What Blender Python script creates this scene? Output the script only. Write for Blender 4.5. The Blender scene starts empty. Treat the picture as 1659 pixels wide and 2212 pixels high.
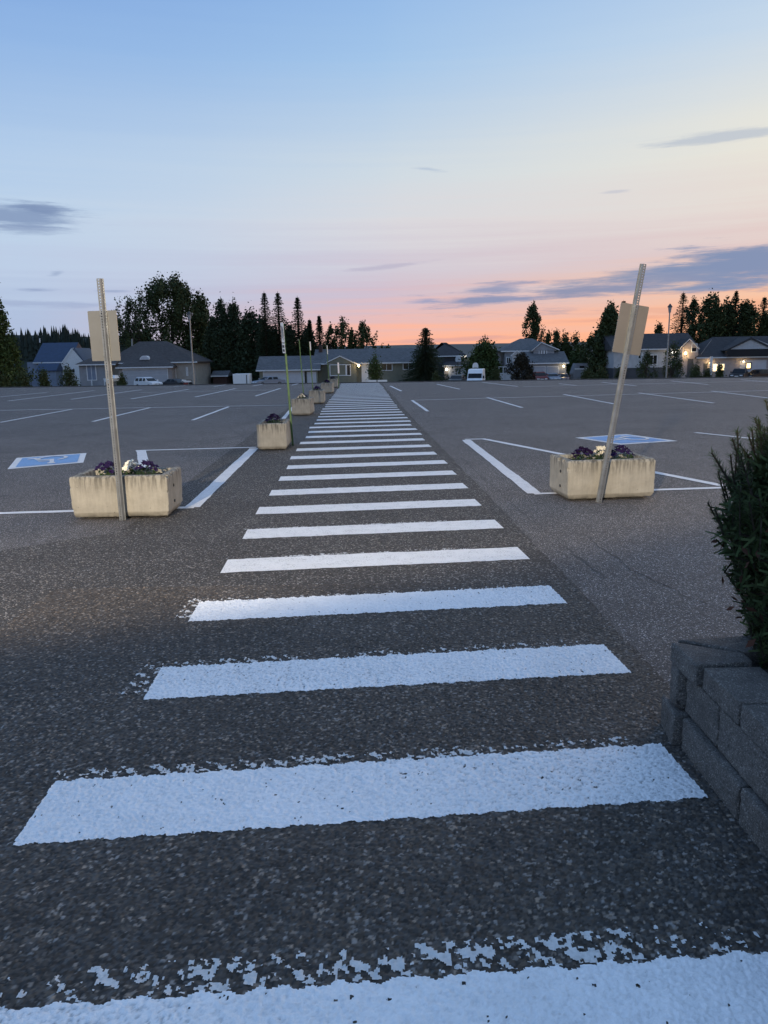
import bpy, bmesh, math, random
import numpy as np
from mathutils import Vector, Matrix, Quaternion, noise as mnoise
R = math.radians
scene = bpy.context.scene
col = scene.collection

# ------------------------------------------------------------------ camera
F, CX, CY, EYE = 1661.0, 829.5, 1106.0, 1.55        # focal length and centre for a frame 1659 x 2212 units
PITCH, ROLL = R(11.37), R(1.0)
_fw = Vector((0, math.cos(PITCH), -math.sin(PITCH)))
_u0 = Vector((0, math.sin(PITCH), math.cos(PITCH)))
_r0 = Vector((1, 0, 0))
_rt = _r0*math.cos(ROLL) - _u0*math.sin(ROLL)
_up = _u0*math.cos(ROLL) + _r0*math.sin(ROLL)
cam = bpy.data.objects.new('camera', bpy.data.cameras.new('camera'))
col.objects.link(cam)
cam.matrix_world = Matrix(((_rt.x, _up.x, -_fw.x, 0), (_rt.y, _up.y, -_fw.y, 0), (_rt.z, _up.z, -_fw.z, EYE), (0, 0, 0, 1)))
cam.data.sensor_fit = 'VERTICAL'; cam.data.sensor_height = 36.0; cam.data.lens = 36.0*F/2212.0
cam.data.clip_start = 0.05; cam.data.clip_end = 12000
scene.camera = cam

def ray(x, y): return _rt*((x-CX)/F) - _up*((y-CY)/F) + _fw
def G(x, y, z=0.0):                                  # point of the level ground (height z) seen there
    d = ray(x, y); t = (z-EYE)/d.z
    return Vector((d.x*t, d.y*t, z))
def P(x, y, D):                                      # point at distance D ahead
    d = ray(x, y); t = D/d.y
    return Vector((d.x*t, D, EYE + d.z*t))

# ------------------------------------------------------------------ world, sun, exposure
SUN_AZ, SUN_EL = R(48), R(2.0)
def lin(r, g, b): return tuple((c/255/12.92 if c <= 10 else ((c/255+.055)/1.055)**2.4) for c in (r, g, b)) + (1,)
world = bpy.data.worlds.new('World'); scene.world = world; world.use_nodes = True
wn, wl = world.node_tree.nodes, world.node_tree.links
wn.clear()
def N(t, **k):
    n = wn.new(t)
    for a, b in k.items(): setattr(n, a, b)
    return n
def wmath(op, a, b=None, c=None):
    n = N('ShaderNodeMath', operation=op)
    for i, v in enumerate((a, b, c)):
        if v is None: continue
        if isinstance(v, (int, float)): n.inputs[i].default_value = v
        else: wl.new(v, n.inputs[i])
    return n.outputs[0]
def wramp(fac, stops, interp='EASE'):
    n = N('ShaderNodeValToRGB'); wl.new(fac, n.inputs[0]); cr = n.color_ramp; cr.interpolation = interp
    while len(cr.elements) < len(stops): cr.elements.new(0.5)
    for e, (p, c) in zip(cr.elements, stops): e.position = p; e.color = c
    return n.outputs[0]
def wmix(f, a, b):
    n = N('ShaderNodeMix', data_type='RGBA')
    for i, v in ((0, f), (6, a), (7, b)):
        if isinstance(v, (int, float, tuple)): n.inputs[i].default_value = v
        else: wl.new(v, n.inputs[i])
    return n.outputs[2]
tc = N('ShaderNodeTexCoord'); sep = N('ShaderNodeSeparateXYZ'); wl.new(tc.outputs['Generated'], sep.inputs[0])
azr = wmath('ARCTAN2', sep.outputs[0], sep.outputs[1])
elr = wmath('ARCSINE', sep.outputs[2])
az = wmath('MULTIPLY', azr, 180/math.pi); el = wmath('MULTIPLY', elr, 180/math.pi)
def wnoise(sx, sy, scale, detail=5, rough=.55, off=0.0):
    c = N('ShaderNodeCombineXYZ')
    wl.new(wmath('MULTIPLY', az, sx), c.inputs[0]); wl.new(wmath('MULTIPLY', el, sy), c.inputs[1]); c.inputs[2].default_value = off
    n = N('ShaderNodeTexNoise'); n.inputs['Scale'].default_value = scale; n.inputs['Detail'].default_value = detail
    n.inputs['Roughness'].default_value = rough; wl.new(c.outputs[0], n.inputs['Vector'])
    return n.outputs['Fac']
streak = wnoise(.03, .62, 1.0, 5, .62)                 # long flat streaks
streak2 = wnoise(.03, 1.9, 1.0, 4, .55, 7.3)
puff = wnoise(.11, 1.25, 1.0, 6, .66, 3.1)
amp = N('ShaderNodeMapRange', interpolation_type='SMOOTHSTEP'); wl.new(el, amp.inputs[0])
for i_, v_ in ((1, 7.0), (2, 16.0), (3, 1.0), (4, .22)): amp.inputs[i_].default_value = v_
eld = wmath('ADD', el, wmath('MULTIPLY', wmath('MULTIPLY', wmath('SUBTRACT', streak, .5), 4.5), amp.outputs[0]))
eld = wmath('ADD', eld, wmath('MULTIPLY', wmath('MULTIPLY', wmath('SUBTRACT', streak2, .5), 3.8), amp.outputs[0]))
e = wmath('DIVIDE', wmath('MAXIMUM', eld, 0.0), 60.0)
def st(l): return [(d/60.0, lin(*c)) for d, c in l]
rampL = wramp(e, st([(0, (172,184,212)), (3, (172,188,216)), (6, (184,200,224)), (9.5, (186,206,228)), (13, (174,199,228)), (19, (143,178,223)), (25, (118,158,215)), (60, (128,164,214))]), 'LINEAR')
rampC = wramp(e, st([(0, (252,176,144)), (1.5, (247,181,157)), (2.7, (228,184,180)), (4.4, (204,186,200)), (6.6, (204,198,210)), (9, (213,212,217)), (12.5, (202,213,222)), (19, (160,193,228)), (25, (136,175,224)), (60, (136,170,216))]), 'LINEAR')
rampR = wramp(e, st([(0, (252,176,128)), (2.5, (253,186,134)), (4.6, (250,198,152)), (6.4, (226,196,186)), (8.6, (227,208,198)), (10.6, (231,218,204)), (12.4, (236,227,208)), (14, (234,228,212)), (19, (204,217,228)), (25, (172,200,230)), (60, (148,178,218))]), 'LINEAR')
def aznode(stops): return wramp(wmath('DIVIDE', wmath('ADD', az, 180.0), 360.0), [((a+180)/360.0, (v, v, v, 1)) for a, v in stops], 'LINEAR')
wc = aznode([(-180, 0), (-24, 0), (-13, .3), (1, 1), (150, 1), (180, 0)])
wr = aznode([(-180, 0), (0, 0), (36, 1), (80, 1), (150, 0)])
skycol = wmix(wr, wmix(wc, rampL, rampC), rampR)
# cloud banks: centre (seen there), half sizes in degrees, tilt, density, colour
CL = [(40, 468, 3.6, .75, 0, .8, (120,141,178)), (95, 452, 1.3, .35, -4, .7, (120,140,176)), (60, 494, 3.0, .3, 0, .6, (140,158,190)),
      (1490, 592, 11.5, 1.05, 5.5, .92, (134,147,176)), (1640, 570, 6.0, 1.1, 2, .9, (126,142,176)), (1290, 625, 6.0, .45, 4, .8, (140,144,172)),
      (1040, 648, 4.6, .42, 1.5, .95, (138,146,178)), (1070, 624, 2.4, .30, 6, .85, (140,148,180)), (920, 650, 1.6, .26, 2, .8, (146,154,188)), (830, 577, 3.0, .16, 5, .5, (170,165,190)),
      (930, 366, 1.2, .13, -6, .55, (160,178,204)), (1560, 293, 3.6, .33, 0, .62, (168,180,198)), (1330, 414, 1.0, .12, 0, .5, (180,184,200)),
      (75, 626, 1.4, .16, 0, .75, (134,150,186)), (122, 591, .5, .16, 8, .6, (140,158,190)), (240, 629, 1.0, .12, 0, .6, (140,156,190)), (60, 655, 3.4, .2, 0, .5, (146,160,194)),
      (960, 735, 4.5, .16, 1, .45, (190,150,160)), (1330, 690, 7, .2, 2, .35, (210,150,140)), (1580, 660, 8, .22, 2, .3, (214,150,130))]
cv = N('ShaderNodeCombineXYZ'); wl.new(az, cv.inputs[0]); wl.new(el, cv.inputs[1])
for (x, y, rx, ry, tilt, den, c) in CL:
    d = ray(x, y).normalized(); a0 = math.degrees(math.atan2(d.x, d.y)); e0 = math.degrees(math.asin(d.z))
    s = N('ShaderNodeVectorMath', operation='SUBTRACT'); wl.new(cv.outputs[0], s.inputs[0]); s.inputs[1].default_value = (a0, e0, 0)
    r = N('ShaderNodeVectorRotate', rotation_type='Z_AXIS'); wl.new(s.outputs[0], r.inputs[0]); r.inputs['Angle'].default_value = R(-tilt)
    m = N('ShaderNodeVectorMath', operation='MULTIPLY'); wl.new(r.outputs[0], m.inputs[0]); m.inputs[1].default_value = (1/rx, 1/ry, 0)
    L = N('ShaderNodeVectorMath', operation='LENGTH'); wl.new(m.outputs[0], L.inputs[0])
    dd = wmath('ADD', L.outputs['Value'], wmath('MULTIPLY', wmath('SUBTRACT', puff, .5), 4.3))
    mr = N('ShaderNodeMapRange', interpolation_type='SMOOTHSTEP'); wl.new(dd, mr.inputs[0])
    for i, v in ((1, 1.38), (2, .3), (3, 0), (4, den)): mr.inputs[i].default_value = v
    skycol = wmix(mr.outputs[0], skycol, lin(*c))
nsk = N('ShaderNodeTexSky', sky_type='NISHITA'); nsk.sun_disc = False
nsk.sun_elevation = SUN_EL; nsk.sun_rotation = SUN_AZ; nsk.air_density = 1.0; nsk.dust_density = 1.5
nb = N('ShaderNodeBackground'); wl.new(nsk.outputs[0], nb.inputs[0]); nb.inputs[1].default_value = 0.05
gb = N('ShaderNodeBackground'); wl.new(skycol, gb.inputs[0]); gb.inputs[1].default_value = 1.0
add = N('ShaderNodeMixShader'); add.inputs[0].default_value = .97; wl.new(nb.outputs[0], add.inputs[1]); wl.new(gb.outputs[0], add.inputs[2])
wo = N('ShaderNodeOutputWorld'); wl.new(add.outputs[0], wo.inputs[0])

sun = bpy.data.lights.new('sun', 'SUN'); sun.energy = 0.8; sun.angle = R(34); sun.color = (1, .74, .52)
so = bpy.data.objects.new('sun', sun); col.objects.link(so)
so.rotation_euler = Vector((-math.sin(SUN_AZ)*math.cos(R(13)), -math.cos(SUN_AZ)*math.cos(R(13)), -math.sin(R(13)))).to_track_quat('-Z', 'Y').to_euler()

# the store's wall lamp behind the viewer: its warm pool and its glint on the sign backs are in the photograph
wallamp = bpy.data.lights.new('store_wall_lamp', 'SPOT'); wallamp.energy = 11500; wallamp.color = (1, .83, .60)
wallamp.spot_size = R(130); wallamp.spot_blend = .05; wallamp.shadow_soft_size = .12
wlo = bpy.data.objects.new('store_wall_lamp', wallamp); col.objects.link(wlo); wlo.location = (-3.6, -6.5, 4.2)
wlo.rotation_euler = Vector((-math.sin(R(4))*math.cos(R(42)), math.cos(R(4))*math.cos(R(42)), math.sin(R(42)))).to_track_quat("-Z", "Y").to_euler()

vs = scene.view_settings; vs.view_transform = 'Standard'; vs.look = 'None'; vs.gamma = 1.0; vs.exposure = 0.12; vs.use_curve_mapping = False
scene.render.engine = 'CYCLES'
scene.cycles.max_bounces = 5; scene.cycles.diffuse_bounces = 3; scene.cycles.transparent_max_bounces = 8
scene.cycles.use_denoising = True; scene.cycles.use_adaptive_sampling = True; scene.cycles.adaptive_threshold = .02

# ------------------------------------------------------------------ materials
class Nodes:
    def __init__(s, name):
        s.m = bpy.data.materials.new(name); s.m.use_nodes = True
        s.n, s.l = s.m.node_tree.nodes, s.m.node_tree.links
        s.b = s.n['Principled BSDF']; s.out = s.n['Material Output']
        s.tc = s.n.new('ShaderNodeTexCoord')
    def set(s, sock, v):
        if isinstance(v, (int, float)): sock.default_value = v
        elif isinstance(v, tuple): sock.default_value = v if len(v) == 4 else v + (1,)
        else: s.l.new(v, sock)
    def node(s, t, ins={}, **k):
        n = s.n.new(t)
        for a, b in k.items(): setattr(n, a, b)
        for a, b in ins.items(): s.set(n.inputs[a], b)
        return n
    def math(s, op, a, b=0.0, c=0.0): return s.node('ShaderNodeMath', {0: a, 1: b, 2: c}, operation=op).outputs[0]
    def mix(s, f, a, b, mode='MIX'):
        n = s.n.new('ShaderNodeMix'); n.data_type = 'RGBA'; n.blend_type = mode
        s.set(n.inputs[0], f); s.set(n.inputs[6], a); s.set(n.inputs[7], b); return n.outputs[2]
    def ramp(s, f, stops, interp='LINEAR'):
        n = s.n.new('ShaderNodeValToRGB'); s.set(n.inputs[0], f); cr = n.color_ramp; cr.interpolation = interp
        while len(cr.elements) < len(stops): cr.elements.new(.5)
        for e_, (p, c) in zip(cr.elements, stops):
            e_.position = p; e_.color = (c, c, c, 1) if isinstance(c, (int, float)) else c + (1,)
        return n.outputs[0]
    def noise(s, scale, detail=4, rough=.55, vec=None): 
        return s.node('ShaderNodeTexNoise', {'Vector': vec or s.tc.outputs['Object'], 'Scale': scale, 'Detail': detail, 'Roughness': rough}).outputs['Fac']
    def voro(s, scale, feature='F1', vec=None): return s.node('ShaderNodeTexVoronoi', {'Vector': vec or s.tc.outputs['Object'], 'Scale': scale}, feature=feature)
    def mapv(s, sc): return s.node('ShaderNodeMapping', {'Vector': s.tc.outputs['Object'], 'Scale': Vector(sc)}).outputs[0] if False else s._map(sc)
    def _map(s, sc):
        n = s.n.new('ShaderNodeMapping'); s.l.new(s.tc.outputs['Object'], n.inputs[0]); n.inputs['Scale'].default_value = sc; return n.outputs[0]
    def bump(s, h, strength=.5, dist=.01): s.l.new(s.node('ShaderNodeBump', {'Height': h, 'Strength': strength, 'Distance': dist}).outputs[0], s.b.inputs['Normal'])
    def fin(s, colr, rough=.7, metal=0.0, spec=.5):
        s.set(s.b.inputs['Base Color'], colr); s.set(s.b.inputs['Roughness'], rough); s.set(s.b.inputs['Metallic'], metal)
        s.set(s.b.inputs['Specular IOR Level'], spec); return s.m
def pm(name, c, rough=.7, var=.25, scale=3.0, bump=0.0, metal=0.0, spec=.4, bs=None):
    k = Nodes(name); n = k.noise(scale, 5)
    a = tuple(x*(1-var) for x in c); b = tuple(min(1, x*(1+var)) for x in c)
    cc = k.mix(k.ramp(n, [(.3, 0.0), (.7, 1.0)]), a, b)
    if bump: k.bump(k.noise(bs or scale*6, 4), bump, .02)
    return k.fin(cc, rough, metal, spec)
def emit(name, c, s):
    k = Nodes(name); k.fin(c, .5); k.set(k.b.inputs['Emission Color'], c); k.b.inputs['Emission Strength'].default_value = s
    return k.m
def asphalt(name, cell, base, lightfrac, bumps, patch=.18):
    k = Nodes(name)
    v = k.voro(cell); v2 = k.voro(cell*2.7)
    hue = k.node('ShaderNodeSeparateColor', {0: v.outputs['Color']})
    hue2 = k.node('ShaderNodeSeparateColor', {0: v2.outputs['Color']})
    g = k.ramp(hue.outputs[0], [(0, tuple(x*.42 for x in base)), (.5, tuple(x*.85 for x in base)), (1-lightfrac*1.8, base), (1-lightfrac*.8, tuple(x*2.2 for x in base)), (1, tuple(x*5.0 for x in base))])
    tint = k.ramp(hue.outputs[1], [(0, (1.06, .97, .90)), (.5, (1, 1, 1)), (1, (.93, .98, 1.07))])
    g = k.mix(1.0, g, tint, 'MULTIPLY')
    fine = k.ramp(hue2.outputs[0], [(0, .65), (.8, 1.1), (1, 1.7)])
    g = k.mix(.7, g, fine, 'MULTIPLY')
    edge = k.ramp(v.outputs['Distance'], [(.35, 1.0), (.75, .45)])
    g = k.mix(.65, g, edge, 'MULTIPLY')
    big = k.noise(.55, 6, .6); big2 = k.noise(2.6, 5, .6)
    g = k.mix(1.0, g, k.ramp(big, [(.3, 1-patch), (.7, 1+patch)]), 'MULTIPLY')
    g = k.mix(1.0, g, k.ramp(big2, [(.3, .9), (.7, 1.1)]), 'MULTIPLY')
    h = k.math('ADD', k.math('MULTIPLY', k.math('SUBTRACT', 1.0, v.outputs['Distance']), k.math('ADD', hue.outputs[2], .4)), k.math('MULTIPLY', k.math('SUBTRACT', 1.0, v2.outputs['Distance']), .35))
    k.bump(h, bumps, .45/cell)
    return k.fin(g, .82, 0, .35)
def paintmat(name, c=(.86, .87, .88), flake=0.0):
    k = Nodes(name)
    v = k.voro(105); n = k.noise(5, 5); n2 = k.noise(130, 3)
    cc = k.mix(k.ramp(n, [(.3, 0.0), (.7, 1.0)]), tuple(x*.93 for x in c), c)
    hue = k.node('ShaderNodeSeparateColor', {0: v.outputs['Color']})
    pit = k.math('MULTIPLY', k.ramp(v.outputs['Distance'], [(.52, 0.0), (.85, 1.0)]), k.ramp(k.noise(9, 4), [(.40, .15), (.62, .85)]))  # dark gaps between stones: thin paint, plus occlusion shade put into the colour
    cc = k.mix(k.math('MULTIPLY', pit, .6), cc, (.10, .10, .105))
    k.bump(k.math('ADD', k.math('MULTIPLY', k.math('SUBTRACT', 1.0, v.outputs['Distance']), k.math('ADD', hue.outputs[2], .45)), k.math('MULTIPLY', n2, .5)), 1.0, .007)
    m = k.fin(cc, .6, 0, .4)
    if flake:
        # worn older coat: only scraps of it are left on the stones
        m2 = k.node('ShaderNodeTexNoise', {'Vector': k.tc.outputs['Object'], 'Scale': 34.0, 'Detail': 5.0, 'Roughness': .62}).outputs['Fac']
        m3 = k.noise(2.2, 3)
        a = k.math('ADD', k.math('ADD', m2, k.math('MULTIPLY', k.math('SUBTRACT', m3, .5), .55)), k.math('MULTIPLY', k.math('SUBTRACT', hue.outputs[0], .5), .16))
        msk = k.ramp(a, [(flake, 0.0), (flake+.012, 1.0)])
        tr = k.node('ShaderNodeBsdfTransparent'); mx = k.node('ShaderNodeMixShader', {0: msk})
        k.l.new(tr.outputs[0], mx.inputs[1]); k.l.new(k.b.outputs[0], mx.inputs[2]); k.l.new(mx.outputs[0], k.out.inputs[0])
    return m
def concrete(name, c, stain=True):
    k = Nodes(name)
    n = k.noise(4, 6, .65); n2 = k.noise(60, 4)
    cc = k.mix(k.ramp(n, [(.3, 0.0), (.7, 1.0)]), tuple(x*.78 for x in c), tuple(x*1.12 for x in c))
    if stain:
        st_ = k.noise(6, 4, .6, k._map((6, 6, .7))); z = k.node('ShaderNodeSeparateXYZ', {0: k.tc.outputs['Object']}).outputs[2]
        top = k.ramp(z, [(.24, 0.0), (.43, 1.0)])
        cc = k.mix(k.math('MULTIPLY', k.ramp(st_, [(.42, 0.0), (.60, .9)]), k.math('ADD', top, .12)), cc, tuple(x*.30 for x in c))
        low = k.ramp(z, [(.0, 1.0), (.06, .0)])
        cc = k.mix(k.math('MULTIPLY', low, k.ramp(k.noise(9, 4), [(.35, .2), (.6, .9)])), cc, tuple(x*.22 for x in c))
    pit = k.ramp(k.noise(28, 3, .7), [(.69, 0.0), (.74, 1.0)])
    cc = k.mix(k.math('MULTIPLY', pit, .7), cc, tuple(x*.2 for x in c))
    if not stain:                                     # sandy split-face grain with pale grit and dark pores
        v = k.voro(260); hu = k.node('ShaderNodeSeparateColor', {0: v.outputs['Color']}).outputs[0]
        cc = k.mix(1.0, cc, k.ramp(hu, [(0, .55), (.5, .95), (.85, 1.15), (1, 2.3)]), 'MULTIPLY')
        cc = k.mix(k.ramp(k.noise(11, 5, .65), [(.45, 0.0), (.7, .6)]), cc, tuple(x*.5 for x in c))
        n2 = k.math('ADD', n2, k.math('MULTIPLY', hu, .8))
    k.bump(k.math('ADD', n2, k.math('MULTIPLY', n, 2.0)), .35 if stain else .8, .01)
    return k.fin(cc, .85, 0, .3)
def leafmat(name, c, var=.5):
    k = Nodes(name)
    oi = k.node('ShaderNodeNewGeometry').outputs['Random Per Island']
    cc = k.mix(oi, tuple(x*(1-var) for x in c), tuple(x*(1+var) for x in c))
    cc = k.mix(k.ramp(k.noise(.7, 3), [(.35, .0), (.65, .6)]), cc, tuple(x*f for x, f in zip(c, (1.3, 1.05, .7))))
    return k.fin(cc, .75, 0, .2)

M = {}
M['asphalt'] = asphalt('asphalt', 150, (.138, .126, .118), .10, .5, .16)
M['asphalt_coarse'] = asphalt('coarse_asphalt', 95, (.082, .075, .068), .14, 1.0, .22)
M['paint'] = paintmat('road_paint'); M['line'] = paintmat('line_paint', (.80, .81, .83))
M['flake'] = paintmat('worn_road_paint', (.74, .75, .76), .60)
M['bluepaint'] = paintmat('blue_road_paint', (.22, .42, .74))
M['dirt'] = pm('dark_soil', (.035, .028, .022), .95, .4, 20, .6)
M['grass'] = pm('rough_grass', (.035, .05, .022), .95, .4, 2, .6)
M['planter'] = concrete('planter_concrete', (.315, .295, .25))
M['block'] = concrete('grey_block_concrete', (.165, .152, .138), False)
M['galv'] = pm('galvanised_steel', (.25, .26, .265), .42, .2, 9, .1, .6, .5)
M['alu'] = pm('bare_aluminium_sheet', (.30, .285, .25), .30, .08, 3, .04, .6, .5)
M['kerb0'] = pm('dark_concrete_foot', (.05, .048, .045), .9, .3, 5)
M['greenpost'] = pm('green_enamelled_steel', (.075, .15, .045), .5, .3, 9, .1)
M['white'] = pm('white_paint', (.75, .76, .77), .5, .06, 3)
M['black'] = pm('black_paint', (.018, .018, .02), .5, .3, 5)
M['glass'] = pm('dark_window_glass', (.012, .014, .017), .2, .2, 2, 0, 0, .18)
M['trim'] = pm('white_trim', (.62, .64, .66), .6, .08, 5)
M['tyre'] = pm('black_rubber', (.015, .015, .016), .8, .2, 9)
M['rim'] = pm('wheel_alloy', (.45, .45, .47), .35, .1, 9, 0, .8)
M['bark'] = pm('bark', (.05, .04, .032), .95, .4, 8, .5)

# ------------------------------------------------------------------ mesh helpers
class MB:
    def __init__(s): s.v = []; s.f = []
    def quad(s, a, b, c, d): i = len(s.v); s.v += [tuple(a), tuple(b), tuple(c), tuple(d)]; s.f.append((i, i+1, i+2, i+3)); return s
    def tri(s, a, b, c): i = len(s.v); s.v += [tuple(a), tuple(b), tuple(c)]; s.f.append((i, i+1, i+2)); return s
    def poly(s, pts): i = len(s.v); s.v += [tuple(p) for p in pts]; s.f.append(tuple(range(i, i+len(pts)))); return s
    def add(s, v, f): i = len(s.v); s.v += [tuple(p) for p in v]; s.f += [tuple(j+i for j in q) for q in f]; return s
    def box(s, x0, x1, y0, y1, z0, z1):
        return s.add([(x0,y0,z0),(x1,y0,z0),(x1,y1,z0),(x0,y1,z0),(x0,y0,z1),(x1,y0,z1),(x1,y1,z1),(x0,y1,z1)],
                     [(0,3,2,1),(4,5,6,7),(0,1,5,4),(1,2,6,5),(2,3,7,6),(3,0,4,7)])
    def prism(s, poly, vec):                          # closed polygon swept along vec
        n = len(poly); vec = Vector(vec); a = [Vector(p) for p in poly]; b = [p+vec for p in a]
        return s.add(a+b, [tuple(range(n))[::-1], tuple(range(n, 2*n))] + [(i, (i+1) % n, n+(i+1) % n, n+i) for i in range(n)])
    def tube(s, pts, rad, seg=8, cap=True):
        pts = [Vector(p) for p in pts]; rad = rad if isinstance(rad, (list, tuple)) else [rad]*len(pts)
        base = len(s.v); ref = None
        for i, p in enumerate(pts):
            d = (pts[min(i+1, len(pts)-1)] - pts[max(i-1, 0)]).normalized()
            if ref is None: ref = Vector((1, 0, 0)) if abs(d.x) < .9 else Vector((0, 1, 0))
            u = (ref - d*ref.dot(d)).normalized(); w = d.cross(u); ref = u
            for k in range(seg):
                a = 2*math.pi*k/seg; s.v.append(tuple(p + (u*math.cos(a)+w*math.sin(a))*rad[i]))
        for i in range(len(pts)-1):
            for k in range(seg):
                a = base+i*seg+k; b = base+i*seg+(k+1) % seg
                s.f.append((a, b, b+seg, a+seg))
        if cap:
            s.f.append(tuple(base+k for k in range(seg))[::-1]); s.f.append(tuple(base+(len(pts)-1)*seg+k for k in range(seg)))
        return s
    def ball(s, c, rx, ry, rz, seg=10, rings=6, jit=0.0, seed=0):
        b = len(s.v); rnd = random.Random(seed)
        for i in range(rings+1):
            t = math.pi*i/rings
            for k in range(seg):
                a = 2*math.pi*k/seg; j = 1+rnd.uniform(-jit, jit)
                s.v.append((c[0]+rx*math.sin(t)*math.cos(a)*j, c[1]+ry*math.sin(t)*math.sin(a)*j, c[2]+rz*math.cos(t)*j))
        for i in range(rings):
            for k in range(seg):
                s.f.append((b+i*seg+k, b+(i+1)*seg+k, b+(i+1)*seg+(k+1) % seg, b+i*seg+(k+1) % seg))
        return s
    def build(s, name, mat, parent=None, world=False, smooth=False, bevel=0.0):
        off = Vector((0, 0, 0))
        if world and parent is not None:
            r = parent
            while r.parent: r = r.parent
            off = r.location
        me = bpy.data.meshes.new(name)
        me.from_pydata([(v[0]-off.x, v[1]-off.y, v[2]-off.z) for v in s.v] if world else s.v, [], s.f)
        if bevel:
            bm = bmesh.new(); bm.from_mesh(me); bmesh.ops.remove_doubles(bm, verts=bm.verts, dist=1e-5)
            bmesh.ops.bevel(bm, geom=[e_ for e_ in bm.edges if len(e_.link_faces) == 2 and e_.calc_face_angle(0) > .5], offset=bevel, segments=2, profile=.6, affect='EDGES')
            bm.to_mesh(me); bm.free()
        me.materials.append(M[mat] if isinstance(mat, str) else mat)
        if smooth: me.polygons.foreach_set('use_smooth', [True]*len(me.polygons))
        me.update()
        o = bpy.data.objects.new(name, me); col.objects.link(o)
        if parent is not None: o.parent = parent
        return o
def tag(o, label=None, cat=None, group=None, kind=None):
    for k, v in (('label', label), ('category', cat), ('group', group), ('kind', kind)):
        if v: o[k] = v
    return o
def empty(name, loc=(0, 0, 0), rz=0.0, label=None, cat=None, group=None):
    o = bpy.data.objects.new(name, None); col.objects.link(o); o.location = loc; o.rotation_euler = (0, 0, rz); o.empty_display_size = .1
    return tag(o, label, cat, group)
def copy_tree(o, parent=None):
    c = o.copy(); col.objects.link(c); c.parent = parent
    for ch in o.children: copy_tree(ch, c)
    return c
def fromnp(name, V, Fq, mat, parent, off):            # V (n,3) array, Fq (m,k) array
    me = bpy.data.meshes.new(name); V = np.asarray(V, float) - np.array(off)
    k = Fq.shape[1]
    me.vertices.add(len(V)); me.vertices.foreach_set('co', V.ravel())
    me.loops.add(Fq.size); me.loops.foreach_set('vertex_index', Fq.ravel().astype(np.int32))
    me.polygons.add(len(Fq)); me.polygons.foreach_set('loop_start', np.arange(0, Fq.size, k, dtype=np.int32))
    me.update(calc_edges=True); me.materials.append(M[mat] if isinstance(mat, str) else mat)
    o = bpy.data.objects.new(name, me); col.objects.link(o); o.parent = parent
    return o

# ------------------------------------------------------------------ ground
LOTZ = 0.0
def terrain_z(x, y):
    edge = 49.2 - .1*x
    t = min(1, max(0, (y-edge)/22)); t = t*t*(3-2*t)
    z = -.06 - 3.04*t
    return z
xs = [-3000, -900, -300, -120] + list(range(-80, 81, 8)) + [120, 300, 900, 3000]
ys = [-600, -100, -20, 0, 20, 40, 44, 46, 48, 50, 52, 54, 56, 58, 62, 66, 70, 76, 90, 130, 200, 400, 900, 2000, 5000]
V = [(x, y, terrain_z(x, y)) for y in ys for x in xs]; nx = len(xs)
g = MB(); g.v = V; g.f = [(j*nx+i, j*nx+i+1, (j+1)*nx+i+1, (j+1)*nx+i) for j in range(len(ys)-1) for i in range(nx-1)]
tag(g.build('ground', 'grass'), 'rough grass ground sloping away beyond the parking lot', None, None, 'structure')
fl, fr = G(-300, 842), G(1960, 811)
lot = MB().prism([(-60, -30, -.05), (60, -30, -.05), (60, fr.y-(60-fr.x)*.1, -.05), (fr.x, fr.y, -.05), (fl.x, fl.y, -.05), (-60, fl.y+(-60-fl.x)*-.1, -.05)], (0, 0, .05)).build('parking_lot', 'asphalt')
tag(lot, 'grey asphalt parking lot', None, None, 'structure')
CWX = [(-5, -.09), (2.4, -.08), (3.5, 0), (5.7, -.06), (7.9, -.13), (11, -.24), (14.2, -.345), (17, -.45), (20.5, -.56), (30, -.82), (48, -1.31), (60, -1.6)]
def cwx(y):
    for (a, p), (b, q) in zip(CWX, CWX[1:]):
        if a <= y <= b: return p+(q-p)*(y-a)/(b-a)
    return CWX[-1][1]
strip = MB(); YS = [-4, 2.4, 5, 8, 11, 14, 17, 20.5, 25, 30, 36, 42, 48.4]
rs = random.Random(5); prev = None
for j in range(241):
    y = -4 + j*(52.4/240); c = cwx(y) if y > 2.4 else 0
    l = (c-2.35-max(0, 7-y)*1.2+rs.uniform(-.012, .012), y, .004); r_ = (c+1.33+rs.uniform(-.012, .012), y, .004)
    if prev: strip.quad(prev[0], prev[1], r_, l)
    prev = (l, r_)
strip.build('walkway_strip', 'asphalt_coarse', lot)

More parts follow.
